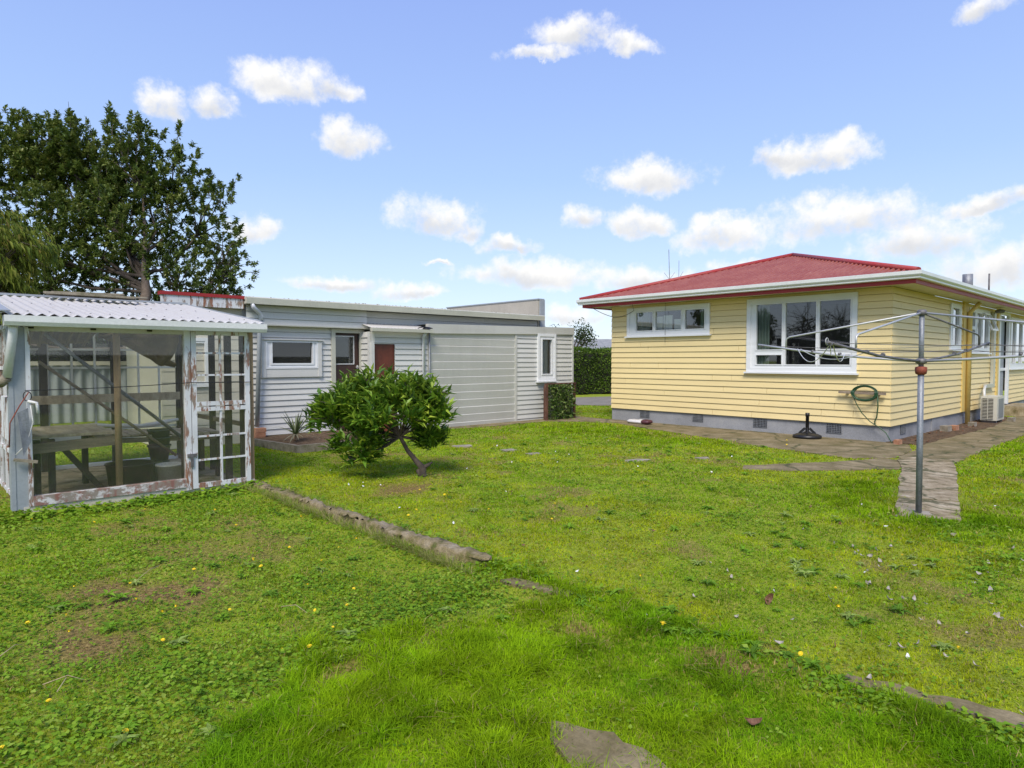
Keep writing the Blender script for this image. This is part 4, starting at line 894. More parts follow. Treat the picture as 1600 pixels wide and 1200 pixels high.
cc=np.concatenate(cc); oo=np.concatenate(oo)
# thin out with noise so the sky shows through
nz=vnoise(cc@Rn*1.0+cc[:,1]*.3,cc[:,2]*1.0,1.5,21,3); keep=(nz>.42)|(rng.random(len(cc))<.45); cc=cc[keep]; oo=oo[keep]
rr_=(cc-T0)@Rn; ff_=(cc-T0)@Fn; keep=~((np.abs(rr_-.72)<.20)&(ff_<-.6)&(cc[:,2]<3.9)); cc=cc[keep]; oo=oo[keep]
b,d,L_,W_,c_=spray(cc,oo,27,.11,1.3,[(.05,.085,.018),(.09,.14,.025),(.15,.20,.038),(.28,.30,.08)],droop=.2)
W_*=1.25
tm.build('trunk',M['barkp'],bt,fix=False); bmx.build('branches',M['twig'],bt,fix=False)
leafmesh('crown',b,d,unit(len(b))*.5+UP,L_,W_,c_,'leaf',bt)
# ---- long leaved tree at the left edge, nearer
P0=np.array([1.0,15.3,0.])
pt2=thing('drooping_tree',tuple(P0),'lighter green tree with long drooping leaves at the left edge','tree')
tm=MB(); tm.tube([tuple(P0),tuple(P0+[0,0,1.6]),tuple(P0+[.1,0,2.6])],[.12,.09,.06],8); cc=[];oo=[]
for k in range(75):
    a=random.uniform(-1.6,1.35); z0=random.uniform(2.4,4.75-.75*max(0,a)); bq=random.uniform(-.7,.7)
    c=P0+Rn*a+Fn*bq+np.array([0,0,z0]); e=c+Rn*random.uniform(.1,.5)+np.array([0,0,-random.uniform(.0,.25)])
    tm.tube([tuple(P0+[.1,0,2.2]),tuple((P0+[.1,0,2.6])*.5+c*.5+[0,0,.2]),tuple(c),tuple(e)],[.03,.02,.01,.004],5,False)
    n=22; t=np.linspace(0,1,n)[:,None]; cc.append(c+(e-c)*t+rng.normal(0,.10,(n,3))); oo.append(np.tile((e-c)/np.linalg.norm(e-c),(n,1)))
cc=np.concatenate(cc); oo=np.concatenate(oo)
b,d,L_,W_,c_=spray(cc,oo,8,.17,.6,[(.07,.11,.02),(.13,.18,.025),(.22,.26,.04),(.22,.18,.05)],droop=1.1,wr=.2)
tm.build('trunk',M['bark'],pt2,fix=False); leafmesh('crown',b,d,unit(len(b))*.4+UP,L_,W_,c_,'leafm',pt2,curve=.3)
# ---- small leaning shrub tree on the lawn
C0=np.array([5.16,7.39,0.])
ct=thing('leaning_shrub_tree',tuple(C0),'small leaning fruit tree with glossy broad leaves on the lawn before the shed','tree')
tm=MB()
def cp(a,f,z): return C0+Rn*a+Fn*f+np.array([0,0,z])
tr=[(.02,0,-.05),(.03,.0,.12),(-.06,0,.22),(-.18,.02,.36),(-.28,.02,.55),(-.40,0,.70),(-.62,.05,.84),(-.85,.1,.98)]
tm.tube([tuple(cp(*q)) for q in tr],[.058,.05,.036,.029,.026,.022,.017,.010],10)
tm.tube([tuple(cp(*q)) for q in [(.0,0,.10),(.10,0,.16),(.16,.03,.20)]],[.035,.025,.008],8)
tm.tube([tuple(cp(*q)) for q in [(.05,0,-.02),(-.03,.03,.10)]],[.07,.045],8)
lob=[(-.95,0,.95,.55),(-1.15,.1,.72,.42),(-.60,.1,1.05,.50),(-.55,-.25,.80,.45),(-.25,.0,1.12,.42),(.02,.05,1.02,.42),(.15,0,.80,.36),(-.78,-.15,.50,.35),(-1.02,-.05,.42,.26),(.08,.1,.55,.24),(-.9,.3,1.05,.4),(-.2,.35,.95,.4),(-.15,-.25,.85,.3),(-.92,-.1,.25,.14),(-.70,.0,1.28,.22),(-.1,0,1.26,.25),(.24,.0,.98,.22),(-.85,-.1,.62,.36),(-.72,-.2,.34,.22),(-1.2,0,.85,.36),(.16,.1,.48,.24),(.2,.0,1.12,.2)]
cc=[];oo=[]
for (a,f,z,r) in lob:
    c=cp(a,f,z); k=int(100*r*r/.16*.5)+6; u=unit(k); u[:,2]=np.where(u[:,2]<-.3,-u[:,2]*.5,u[:,2]); p=c+u*r*rng.uniform(.55,1.0,(k,1))*np.array([1,1,.8]); cc.append(p); o=u*.8+np.array([0,0,.5]); oo.append(o/np.linalg.norm(o,axis=1,keepdims=True))
    tm.tube([tuple(cp(-.28,.02,.55)),tuple((cp(-.28,0,.55)+c)/2+rng.normal(0,.04,3)),tuple(c)],[.018,.011,.006],6,False)
    for q in range(7):
        e=p[rng.integers(k)]; tm.tube([tuple(c),tuple((c+e)/2+rng.normal(0,.03,3)),tuple(e)],[.008,.006,.004],4,False)
cc=np.concatenate(cc); oo=np.concatenate(oo)
keep=(cc[:,2]>.12)&(vnoise(cc[:,0]*1.0+cc[:,2],cc[:,1]*1.0+cc[:,2]*.7,3.2,90,2)>.36); cc=cc[keep]; oo=oo[keep]
b,d,L_,W_,c_=spray(cc,oo,10,.155,.8,[(.045,.11,.018),(.09,.20,.022),(.21,.36,.03),(.46,.56,.07)],droop=.12,wr=.33,tipvar=.12)
# fresh growth at the shoot tips on top of the crown
hi=np.clip((b[:,2]-.8)/.7,0,1)*rng.random(len(b)); c_=c_*(1-hi[:,None]*.7)+np.array([[.26,.34,.04]])*hi[:,None]*.7
tm.build('trunk',M['twig'],ct,fix=False); leafmesh('crown',b,d,unit(len(b))*.35+UP,L_,W_,c_,'leaf',ct,curve=.25)
# ---- spiky plant in the raised bed
sp=thing('spiky_plant',(5.3,11.6,.1),'small spiky leaved plant growing in the timber edged bed','plant')
mb=MB(); mb.tube([(5.3,11.6,.08),(5.31,11.6,.22)],[.03,.022],8); mb.build('stem',M['brownpost'],sp)
vs=[];fs=[];cl_=[]
for k in range(46):
    t=random.uniform(0,2*PI); el=random.uniform(.0,1.35); Lk=random.uniform(.38,.62); w=.018; base=np.array([5.31,11.6,.22]); dh=np.array([math.cos(t),math.sin(t),0]); s=np.array([-math.sin(t),math.cos(t),0]); n0=len(vs); col=np.array(random.choice([(.06,.10,.03),(.10,.14,.04),(.15,.17,.07)]))
    if el<.3: col=np.array((.25,.24,.15))
    for i in range(5):
        u=i/4; p=base+dh*(Lk*u*math.cos(el))+np.array([0,0,Lk*(u*math.sin(el)-.25*u*u*math.cos(el))]); ww=w*(1-u)**.6*(1.2 if i else .6)
        vs+=[p-s*ww,p+s*ww]; cl_+=[col,col]
    fs+=[(n0+2*i,n0+2*i+1,n0+2*i+3,n0+2*i+2) for i in range(4)]
rawmesh('leaves',np.array(vs),np.array(fs),np.array(cl_),'leaf',sp)
# ---- hedge, trellis plant, far trees
def hedge(name,a,b,w,h,n,lab,cat,leafL=.09,cols=[(.05,.09,.012),(.09,.16,.02),(.15,.25,.03),(.24,.31,.05)],group=None,z0=0.1):
    a=np.array(a,float); b=np.array(b,float); d=b-a; Lh=np.linalg.norm(d); d/=Lh; s=np.array([-d[1],d[0]])
    t=rng.random(n)*Lh; face=rng.random(n); side=np.where(rng.random(n)<.5,1,-1); z=z0+rng.random(n)*(h-z0); off=side*w/2
    top=face<.25; off=np.where(top,rng.uniform(-w/2,w/2,n),off); z=np.where(top,h,z)
    xy=a+d*t[:,None]+s*off[:,None]; bumpn=(vnoise(t,z,1.6,31,3)-.5)*.25
    nrm=np.zeros((n,3)); nrm[:,:2]=s*np.where(top,0,side)[:,None]; nrm[:,2]=np.where(top,1,.25)
    p=np.concatenate([xy,z[:,None]],1)+nrm*(bumpn+rng.normal(0,.04,n))[:,None]
    dd=nrm*.6+unit(n)*.8; c=mixcol(cols,np.clip(vnoise(t,z,2.5,7,3)*.8+rng.normal(0,.22,n),0,1),n)
    o=thing(name,(float((a+b)[0]/2),float((a+b)[1]/2),0),lab,cat,group)
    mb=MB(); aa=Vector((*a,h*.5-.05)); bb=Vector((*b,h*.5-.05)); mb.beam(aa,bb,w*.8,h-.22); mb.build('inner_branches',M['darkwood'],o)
    leafmesh('leaves',p,dd,unit(n)*.6+UP,leafL*rng.uniform(.6,1.3,n),leafL*.5*rng.uniform(.7,1.2,n),c,'leafm',o)
    return o
hedge('hedge',(19.5,21.2),(28,19.0),1.2,2.05,26000,'dense clipped green hedge between the garage and the yellow house','hedge',.10)
hedge('rear_hedge',(-14,21.6),(9,21.9),1.6,2.3,30000,'dark green hedge behind the corrugated fence beyond the greenhouse','hedge',.16,[(.015,.03,.008),(.03,.055,.012),(.05,.08,.016),(.07,.1,.02)])
bf=thing('added_reflection_fence',(13,-7,0),'grey board fence added outside the view to tone the reflections in the shed and greenhouse glass','fence')  # unseen fence, added only for the tone it reflects in the glass
mb=MB()
for k in range(180): mb.box(-14+.3*k,-14+.3*k+.29,-7.0-.02*(k%2),-6.97-.02*(k%2),0,1.75)
mb.build('boards',M['oldwood'],bf)
mb=MB(); mb.box(-14,40,-6.96,-6.9,.4,.5); mb.build('rail',M['oldwood'],bf)
tf=thing('trellis_frame',(12.9,12.0,-.03),'rusty brown post and wire frame before the tall garage window','frame')
mb=MB(); mb.box(12.30,12.37,11.92,11.99,-.05,.95); mb.build('post',M['rustframe'],tf)
mb=MB(); mb.box(12.42,12.46,12.1,12.14,-.05,.9); mb.build('post',M['rustframe'],tf)
mb=MB(); mb.box(13.42,13.48,11.95,12.01,-.05,.97); mb.build('post',M['rustframe'],tf)
mb=MB(); mb.box(12.30,13.48,11.93,11.99,.95,.98); mb.build('top_rail',M['rustframe'],tf)
mb=MB()
for k in range(14): mb.tube([(12.42+.075*k,11.97,0),(12.42+.075*k,11.97,.95)],.003,4,False)
for k in range(10): mb.tube([(12.37,11.97,.08+.09*k),(13.42,11.97,.08+.09*k)],.003,4,False)
mb.build('wire_mesh',M['galvd'],tf)
n=2600; p=np.stack([rng.uniform(12.52,13.42,n),12.05+rng.normal(0,.07,n),rng.uniform(-.02,.92,n)],1); p[:,0]+=(vnoise(p[:,2]*3,p[:,0],1,3)-.5)*.1
dd=unit(n)+np.array([[0,-.5,.1]]); c=mixcol([(.05,.10,.02),(.09,.17,.03),(.16,.24,.05),(.27,.31,.12)],rng.random(n),n)
tag(leafmesh('climbing_plant',p,dd,unit(n)+UP,rng.uniform(.06,.12,n),rng.uniform(.03,.06,n),c,'leafm'),'leafy green climber filling the brown wire frame','climbing plant')
def blobtree(name,base,h,r,n,cols,lab,leafL=.3,group=None,twiggy=False,bark='twig',lobn=9,zf=.6):
    base=np.array(base,float); o=thing(name,tuple(base),lab,'tree',group); tm=MB(); tm.tube([tuple(base),tuple(base+[0,0,h*.3]),tuple(base+[.1,0,h*.6])],[r*.09,r*.07,r*.03],7)
    ps=[]; 
    for k in range(lobn):
        u=unit(1)[0]; c=base+np.array([0,0,h*zf])+u*np.array([r*.62,r*.62,h*.25]); rr=r*random.uniform(.3,.5); q=unit(n//lobn)*rng.random((n//lobn,1))**.4*rr; ps.append(c+q)
        tm.tube([tuple(base+[0,0,h*.3]),tuple((base+[0,0,h*.35]+c)/2),tuple(c)],[r*.04,r*.025,r*.01],5,False)
        for j in range(14 if twiggy else 4):
            e=c+unit(1)[0]*rr*(1.3 if twiggy else .9); tm.tube([tuple(c),tuple((c+e)/2+rng.normal(0,.08*r/3,3)),tuple(e)],[r*.009,r*.006,r*.003],4,False)
    tm.build('trunk',M[bark],o,fix=False)
    if n>50:
        p=np.concatenate(ps); m=len(p); leafmesh('crown',p,unit(m),unit(m)+UP,leafL*rng.uniform(.6,1.3,m),leafL*.5,mixcol(cols,np.clip(vnoise(p[:,0],p[:,2],.6,9,3)+rng.normal(0,.15,m),0,1),m),'leafm',o)
    return o
GC=[(.02,.04,.01),(.04,.07,.015),(.08,.11,.03)]
blobtree('garden_tree',(30.5,27.6,0),4.4,1.9,1500,GC,'thin leafed tree top showing over the hedge beside the garage',.16)
blobtree('garden_tree',(36.5,24.8,0),4.1,1.9,1800,GC,'round tree top over the hedge close to the yellow house',.2)
blobtree('garden_tree',(7.3,20.2,0),3.5,.9,700,[(.03,.05,.01),(.06,.09,.02),(.1,.12,.03)],'small sparse bush showing just above the red capped parapet',.11,zf=.75)
# trees that only the windows mirror, standing left of the view
blobtree('evergreen_tree',(-8.5,18.9,0),5.0,1.9,9000,GC,'dense evergreen tree outside the view, mirrored in the house window',.22)
blobtree('bare_tree',(-9.5,14.9,0),4.6,2.8,0,GC,'bare branched tree outside the view, mirrored in the house window',twiggy=True,lobn=22)
blobtree('evergreen_tree',(-9.9,14.0,0),2.9,3.0,7000,GC,'broad evergreen outside the view behind the bare tree',.22)
# neighbour house
nb=thing('neighbour_house',(46,39,0),'distant low house with a grey roof beyond the hedge','house')
def rot(p,c=(46,39),a=-.75):
    x,y=p[0]-c[0],p[1]-c[1]; return (c[0]+x*math.cos(a)-y*math.sin(a),c[1]+x*math.sin(a)+y*math.cos(a),p[2])
mb=MB(); q=[(38,36),(58,36),(58,44),(38,44)]; mb.prism([rot((*p,0))[:2] for p in q],'z',0,2.3); mb.build('wall',M['nwall'],nb)
mb=MB(); v=[rot(p) for p in ((37.4,35.4,2.3),(58.6,35.4,2.3),(58.6,44.6,2.3),(37.4,44.6,2.3),(41.5,40,3.5),(54.5,40,3.5))]; mb.add(v,[(0,1,5,4),(1,2,5),(2,3,4,5),(3,0,4),(0,3,2,1)]); mb.build('roof',M['nroof'],nb)
for k in range(4):
    mb=MB(); a=41+4*k; mb.prism([rot((*p,0))[:2] for p in ((a,35.9),(a+1.6,35.9),(a+1.6,36.1),(a,36.1))],'z',.9,2.0); mb.build('window',M['sglass'],nb)

# ------------------------------------------------------------------ LAWN (blades, clover, weeds)
def sample(dens0,rc,rmax,rmin=1.4,half=math.radians(55),p=2.0):
    # constant density inside rc, then falling as (rc/r)^p
    A1=half*(rc*rc-rmin*rmin); n1=int(dens0*A1)
    r1=np.sqrt(rng.uniform(rmin**2,rc**2,n1)); n2=int(dens0*rc**p*2*half*(math.log(rmax/rc) if p==2 else (rmax**(2-p)-rc**(2-p))/(2-p)))
    u=rng.random(n2); r2=rc*(rmax/rc)**u if p==2 else (rc**(2-p)+u*(rmax**(2-p)-rc**(2-p)))**(1/(2-p))
    r=np.concatenate([r1,r2]); t=rng.uniform(-half,half,len(r))+ya
    return r*np.cos(t),r*np.sin(t),r
def lawn_ok(x,y,j=.045):
    k=np.where(rng.random(x.shape)<.14,2.6,1.0)*j; return ~flatmask(x+rng.normal(0,1,x.shape)*k,y+rng.normal(0,1,x.shape)*k)
def colours(x,y,lush,left,rim,brown,n):
    big=vnoise(x,y,.45,60,3); mid=vnoise(x,y,2.2,61,4); fine=rng.random(n)
    moss=np.array([.36,.425,.012]); green=np.array([.215,.36,.010]); deep=np.array([.155,.31,.006]); leftc=np.array([.23,.355,.014]); straw=np.array([.50,.40,.17]); brn=np.array([.17,.10,.028])
    t=sstep(.38,.62,mid*.6+big*.4)[:,None]; base=green*t+moss*(1-t)
    base=base*(1-.8*left[:,None])+(leftc*(.75+.5*mid[:,None]))*.8*left[:,None]
    g=np.clip(np.maximum(lush,rim),0,1)[:,None]; lc=deep*(1-.6*t)+np.array([.34,.48,.008])*.6*t; base=base*(1-g)+lc*g
    mid2=vnoise(x,y,5.5,63,3)[:,None]; base=base*(.70+.60*fine[:,None])*(.50+1.08*mid2)
    dry=(rng.random(n)<(.10+.5*brown)*(1-.7*g[:,0])); base[dry]=(straw*(.5+.8*rng.random((dry.sum(),1)))+brn*rng.random((dry.sum(),1)))*.8
    return base
def blades(name,x,y,r,hs,ws,colf,lean=.8,lab=None):
    n=len(x); z=gz(x,y); t=rng.uniform(0,2*PI,n); ln=rng.gamma(2,.5,n)*lean*hs
    d=np.stack([np.cos(t),np.sin(t)],1); s=np.stack([-d[:,1],d[:,0]],1); a2=rng.uniform(-.8,.8,n); s2=np.stack([s[:,0]*np.cos(a2)-s[:,1]*np.sin(a2),s[:,0]*np.sin(a2)+s[:,1]*np.cos(a2)],1)
    v=np.zeros((n,5,3)); B=np.stack([x,y,z-.004],1)
    for k,(u,wk) in enumerate(((0,1.),(.55,.85))):
        c=B.copy(); c[:,:2]+=d*(ln*u*u)[:,None]; c[:,2]+=hs*u
        v[:,2*k]=c; v[:,2*k+1]=c; v[:,2*k,:2]-=s2*(ws*wk/2)[:,None]; v[:,2*k+1,:2]+=s2*(ws*wk/2)[:,None]
    tip=B.copy(); tip[:,:2]+=d*ln[:,None]; tip[:,2]+=hs*np.clip(1-.25*ln/np.maximum(hs,1e-4),.35,1); v[:,4]=tip
    k=np.arange(n)[:,None]*5; f=np.concatenate([k+np.array([[0,1,3]]),k+np.array([[0,3,2]]),k+np.array([[2,3,4]])],1).reshape(-1,3)
    c=np.repeat(colf,5,0)
    o=rawmesh(name,v.reshape(-1,3),f,c,'grassm',origin=(0,0,0)); return tag(o,kind='stuff')
x,y,r=sample(15000,3.2,26,p=1.75)
ok=lawn_ok(x,y); x,y,r=x[ok],y[ok],r[ok]
lush,left,rim,brown=zones(x,y)
keep=rng.random(len(x))<(1-.75*brown)*(1-.25*left); x,y,r,lush,left,rim,brown=[q[keep] for q in (x,y,r,lush,left,rim,brown)]
n=len(x); g=np.maximum(lush,rim)
tuft=sstep(.4,.7,vnoise(x,y,3.6,70,4))
hs=(.012+.010*rng.random(n)+.012*tuft)*(1-g)+(.022+.020*rng.random(n)+.060*tuft)*g
hs*=1+.04*np.clip(r-3,0,12); ws=(.0026+.0012*rng.random(n))*(1+.28*np.clip(r-3,0,20))*(1+.25*g)
blades('grass',x,y,r,hs,ws,colours(x,y,lush,left,rim,brown,n),lean=.95)
# clover and creeping weeds
x,y,r=sample(5200,3.2,18,p=1.9)
ok=lawn_ok(x,y,.03); x,y,r=x[ok],y[ok],r[ok]; lush,left,rim,brown=zones(x,y)
wn_=vnoise(x,y,1.9,80,4); band=np.exp(-((x-3.36)/.16)**2)*(y<8.4)*(y>.4); ghs=np.exp(-((y-8.25)/.22)**2)*(x<3.3)
jn=np.exp(-(((y-(3.35+.05*x))/.22)**2))*(x<3)
band2=sstep(11.3,10.3,np.abs(x-.0))*0
pr_=np.clip(.10+left*(.30+.7*sstep(.44,.6,wn_))+sstep(.60,.70,wn_)*.6+.35*band+ghs+.3*jn,0,1)*(1-.85*lush)*(1-.8*brown)
keep=rng.random(len(x))<pr_; x,y,r=x[keep],y[keep],r[keep]; wn_=wn_[keep]; left=left[keep]; ex=np.clip((.6*band+ghs+.3*jn)[keep],0,1); n=len(x)
sz=rng.uniform(.008,.017,n)*(1+.9*ex)*(1+.13*np.clip(r-3,0,12)); z=gz(x,y)+rng.uniform(.006,.026,n)+.03*ex*rng.random(n)+.045*sstep(.45,.7,vnoise(x,y,4.5,82,3))*rng.random(n)
t=rng.uniform(0,2*PI,n); d=np.stack([np.cos(t),np.sin(t),rng.normal(.1,.35,n)],1)
c=mixcol([(.065,.15,.010),(.13,.26,.014),(.23,.38,.022),(.36,.46,.08)],np.clip(.5*rng.random(n)+.5*vnoise(x,y,3,81,3)+rng.normal(0,.1,n),0,1),n)
tag(leafmesh('clover',np.stack([x,y,z],1),d,unit(n)*.35+UP,sz*1.5,sz*1.25,c,'leafm',origin=(0,0,0),curve=.1,fold=.1),kind='stuff')
# broad leaved weeds in rosettes
cx_=[];
spots=[(random.uniform(3.2,3.55),random.uniform(.6,3.4)) for _ in range(26)]+[(random.uniform(9.0,11.6),random.uniform(5.2,8.5)) for _ in range(34)]+[(random.uniform(4,7),random.uniform(.3,3)) for _ in range(60)]+[(random.uniform(4,10),random.uniform(3,9)) for _ in range(60)]+[(random.uniform(.6,2.9),random.uniform(3.0,8)) for _ in range(50)]+[(random.uniform(.9,1.6),random.uniform(2.6,3.2)) for _ in range(10)]+[(random.uniform(5,7.3),random.uniform(10.2,10.7)) for _ in range(16)]+[(random.uniform(1.0,3.3),random.uniform(8.1,8.38)) for _ in range(30)]
B=[];D=[];LL=[];CC=[]
for (a,b_) in spots:
    if flatmask(np.array([a]),np.array([b_]))[0]: continue
    k=random.randint(6,13); s=random.uniform(.04,.085); col=np.array(random.choice([(.15,.30,.02),(.20,.36,.025),(.28,.38,.09),(.12,.24,.02)])); zz=float(gz(np.array([a]),np.array([b_]))[0])
    for j in range(k):
        t=2*PI*j/k+random.uniform(-.3,.3); B.append((a,b_,zz+.012)); D.append((math.cos(t),math.sin(t),random.uniform(.15,.9))); LL.append(s*random.uniform(.7,1.2)); CC.append(col*random.uniform(.7,1.25))
B=np.array(B);D=np.array(D);LL=np.array(LL);CC=np.array(CC)
tag(leafmesh('broadleaf_weeds',B,D,np.tile(UP,(len(B),1))+unit(len(B))*.15,LL,LL*.36,CC,'leafm',origin=(0,0,0),curve=.35),kind='stuff')
# long dry grass hanging over the edging
n=9000; yy=rng.uniform(3.75,8.3,n); k=(rng.random(n)<.25)|(np.abs(yy-4.6)<.55)|(np.abs(yy-7.0)<.5)|(np.abs(yy-6.3)<.2); yy=yy[k]; n=len(yy)
xx=3.21+np.where(rng.random(n)<.75,-.10-.03*rng.random(n),.09+.04*rng.random(n))
hs=rng.uniform(.05,.13,n); col=mixcol([(.16,.30,.012),(.28,.38,.03),(.46,.42,.16),(.50,.42,.22)],rng.random(n),n)
o=blades('dry_grass',xx,yy,np.ones(n)*4,hs,np.ones(n)*.0035,col,lean=1.0)
# ---- dandelions: one built, the rest copied
DAND=[(1.35,7.5),(1.88,7.8),(2.38,7.22),(0.91,8.05),(0.72,4.91),(0.84,5.44),(1.15,5.22),(1.11,4.88),(1.26,4.6),(1.19,4.55),(1.06,4.1),(0.69,4.59),(0.47,3.71),(0.67,3.19),(0.27,3.35),(0.53,4.92),(2.03,5.27),(2.0,4.99),(1.58,5.23),(2.07,4.35),(1.94,3.96),(1.5,3.5),(1.64,3.43),(1.5,4.28),(2.31,6.37),(2.95,6.34),(2.39,5.36),(2.71,5.09),(2.43,4.85),(2.29,4.11),(2.73,3.57),(3.9,5.68),(3.68,5.48),(4.55,6.53),(4.2,6.41),(4.57,6.06),(5.17,4.87),(4.47,5.16),(4.67,4.45),(2.95,5.22),(3.58,6.06),(2.09,3.82),(1.86,3.59),(3.18,2.15),(3.88,2.82),(4.67,1.74),(3.5,1.48),(4.27,1.58),(4.17,0.93),(5.87,1.7),(4.73,6.21),(4.46,5.62),(3.43,6.16),(6.3,4.86),(12.5,5.65),(11.95,5.4)]
def simple(name,col,rough=.7,var=.25):
    m,nt,b=newmat(name); n=noise(nt,60,3,.6); c=ramp(nt,n,[(.3,tuple(x*(1-var) for x in col)),(.7,tuple(min(1,x*(1+var)) for x in col))]); nt.links.new(c,b.inputs['Base Color']); b.inputs['Roughness'].default_value=rough; return m
M['dandy']=simple('dandelion_yellow',(.85,.62,.01),var=.1); M['stem']=simple('stem_green',(.15,.2,.04)); M['dead']=simple('dead_leaf_brown',(.16,.075,.04)); M['dead2']=simple('dead_leaf_grey',(.36,.32,.28)); M['petal']=simple('white_petal',(.7,.7,.68))
mb=MB(); n0=26; vs=[(0,0,.004)]
for ring,(rr,hh,k) in enumerate(((.019,.0,18),(.013,.006,12))):
    for i in range(k):
        t=2*PI*i/k+ring*.2; w=.0035; c=(math.cos(t),math.sin(t)); s=(-c[1],c[0])
        mb.add([(c[0]*.003-s[0]*w*.4,c[1]*.003-s[1]*w*.4,.002+hh),(c[0]*.003+s[0]*w*.4,c[1]*.003+s[1]*w*.4,.002+hh),(c[0]*rr+s[0]*w*.6,c[1]*rr+s[1]*w*.6,hh+.004),(c[0]*rr-s[0]*w*.6,c[1]*rr-s[1]*w*.6,hh+.004)],[(0,1,2,3)])
mb.lathe((0,0,0),[(.007,-.008),(.009,0),(.008,.007),(0,.009)],10)
dme=mb.mesh('flower_head'); dme.materials.append(M['dandy'])
sb=MB(); sb.tube([(0,0,-.05),(.003,0,-.02),(0,0,0)],.0018,5); sme=sb.mesh('stem'); sme.materials.append(M['stem'])
DG='yellow dandelions scattered over the lawn'
for i,(a,b_) in enumerate(DAND):
    z=float(gz(np.array([a]),np.array([b_]))[0])+random.uniform(.040,.058)
    big=i in(43,); s=1.0 if big else random.uniform(.5,.8)*(1+.03*max(0,math.hypot(a,b_)-4))
    if big: z+=.03
    o=thing('dandelion',(a,b_,z-.03),'large yellow dandelion in the grass beside the bare spot of the front lawn' if big else 'small yellow dandelion flower in the lawn','flower',None if big else DG)
    o.rotation_euler=(random.gauss(0,.35),random.gauss(0,.35),random.uniform(0,6)); o.scale=(s,s,s)
    h=bpy.data.objects.new('flower_head',dme); COL.objects.link(h); h.parent=o; h.location=(0,0,.03)
    q=bpy.data.objects.new('stem',sme); COL.objects.link(q); q.parent=o; q.location=(0,0,.03)
# ---- fallen leaves and petals
def curled(name,L,W,mat,curl,seed):
    r=random.Random(seed); vs=[]; nn=7
    for i in range(nn):
        u=i/(nn-1); w=W*math.sin(PI*(.06+.9*u))**.8/2; z=curl*L*(2*u-1)**2
        for s_ in (-1,-.5,0,.5,1): vs.append((L*(u-.5)+r.gauss(0,L*.02),w*s_+r.gauss(0,W*.04),z+curl*.8*abs(s_)*w*1.5+r.gauss(0,L*.012)+.006))
    me=bpy.data.meshes.new(name); me.from_pydata(vs,[],[(i*5+j,(i+1)*5+j,(i+1)*5+j+1,i*5+j+1) for i in range(nn-1) for j in range(4)]); me.materials.append(M[mat]); return me
LM={'dead2':[curled('fallen_leaf',.045,.026,'dead2',.35,i) for i in range(3)],'dead':[curled('fallen_leaf',.055,.03,'dead',.4,i+5) for i in range(3)],'petal':[curled('fallen_petal',.028,.018,'petal',.2,i+9) for i in range(2)]}
def drop(kind,a,b_,sc,lab,grp,cat='leaf'):
    me=random.choice(LM[kind]); o=bpy.data.objects.new('fallen_petal' if kind=='petal' else 'fallen_leaf',me); COL.objects.link(o)
    o.location=(a,b_,float(gz(np.array([a]),np.array([b_]))[0])+.016); o.rotation_euler=(random.gauss(0,.5),random.gauss(0,.5),random.uniform(0,6)); o.scale=(sc,)*3; tag(o,lab,cat,grp)
for k in range(95):
    a=random.gauss(5.1,1.1); b_=random.gauss(1.2,.75)
    if a<3.4 or math.hypot(a,b_)<3.2: a=random.uniform(3.6,6.5)
    drop('dead2',a,b_,random.uniform(.6,1.1),'pale grey curled dead leaf on the right part of the lawn','grey dead leaves on the right of the lawn')
for k in range(30):
    a,b_=random.uniform(3.0,8.5),random.uniform(.6,6.5); drop('dead',a,b_,random.uniform(.4,.8),'small brown dead leaf on the lawn','brown dead leaves on the lawn')
for k in range(48):
    a,b_=random.uniform(3.0,10.8),random.uniform(.8,9.5)
    if flatmask(np.array([a]),np.array([b_]))[0] and random.random()<.6: continue
    drop('petal',a,b_,random.uniform(.7,1.3),'tiny white petal lying on the lawn','white petals scattered on the lawn','petal')
for k in range(60):
    a=random.uniform(13.9,21.5); drop('dead',a,random.uniform(3.72,4.2),random.uniform(.8,1.6),'brown dead leaf in the bed under the yellow side wall','dead leaves in the bed under the side wall')
drop('dead',4.13,1.97,1.5,'large dark brown curled leaf on the lawn halfway to the clothesline','',"leaf"); drop('dead',2.75,1.37,1.3,'red brown dead leaf in the long grass near the bottom edge','','leaf')
for o in list(COL.objects):
    if o.get('group')=='' : del o['group']
STK=[((1.73,4.02),(1.81,3.82)),((.46,3.83),(.62,3.76)),((.34,4.35),(.45,4.46)),((1.40,5.46),(1.17,5.19)),((.50,3.70),(.56,3.84))]
SL=['pale curved dry twig on the left lawn near the middle','pale dry twig in the grass at the lower left','bundle of dry stalks at the left edge of the lawn','thin dry stalk beside the brown patch of the lawn','short dry twig crossing another at the lower left']
for (p,q),lab in zip(STK,SL):
    z=.03; m_=((p[0]+q[0])/2+.02,(p[1]+q[1])/2+.015,z+.02)
    mb=MB(); mb.tube([(p[0],p[1],z),m_,(q[0],q[1],z-.005)],[.0028,.0022,.0012],5); tag(mb.build('twig',simple('dry_twig',(.38,.30,.17))),lab,'twig')

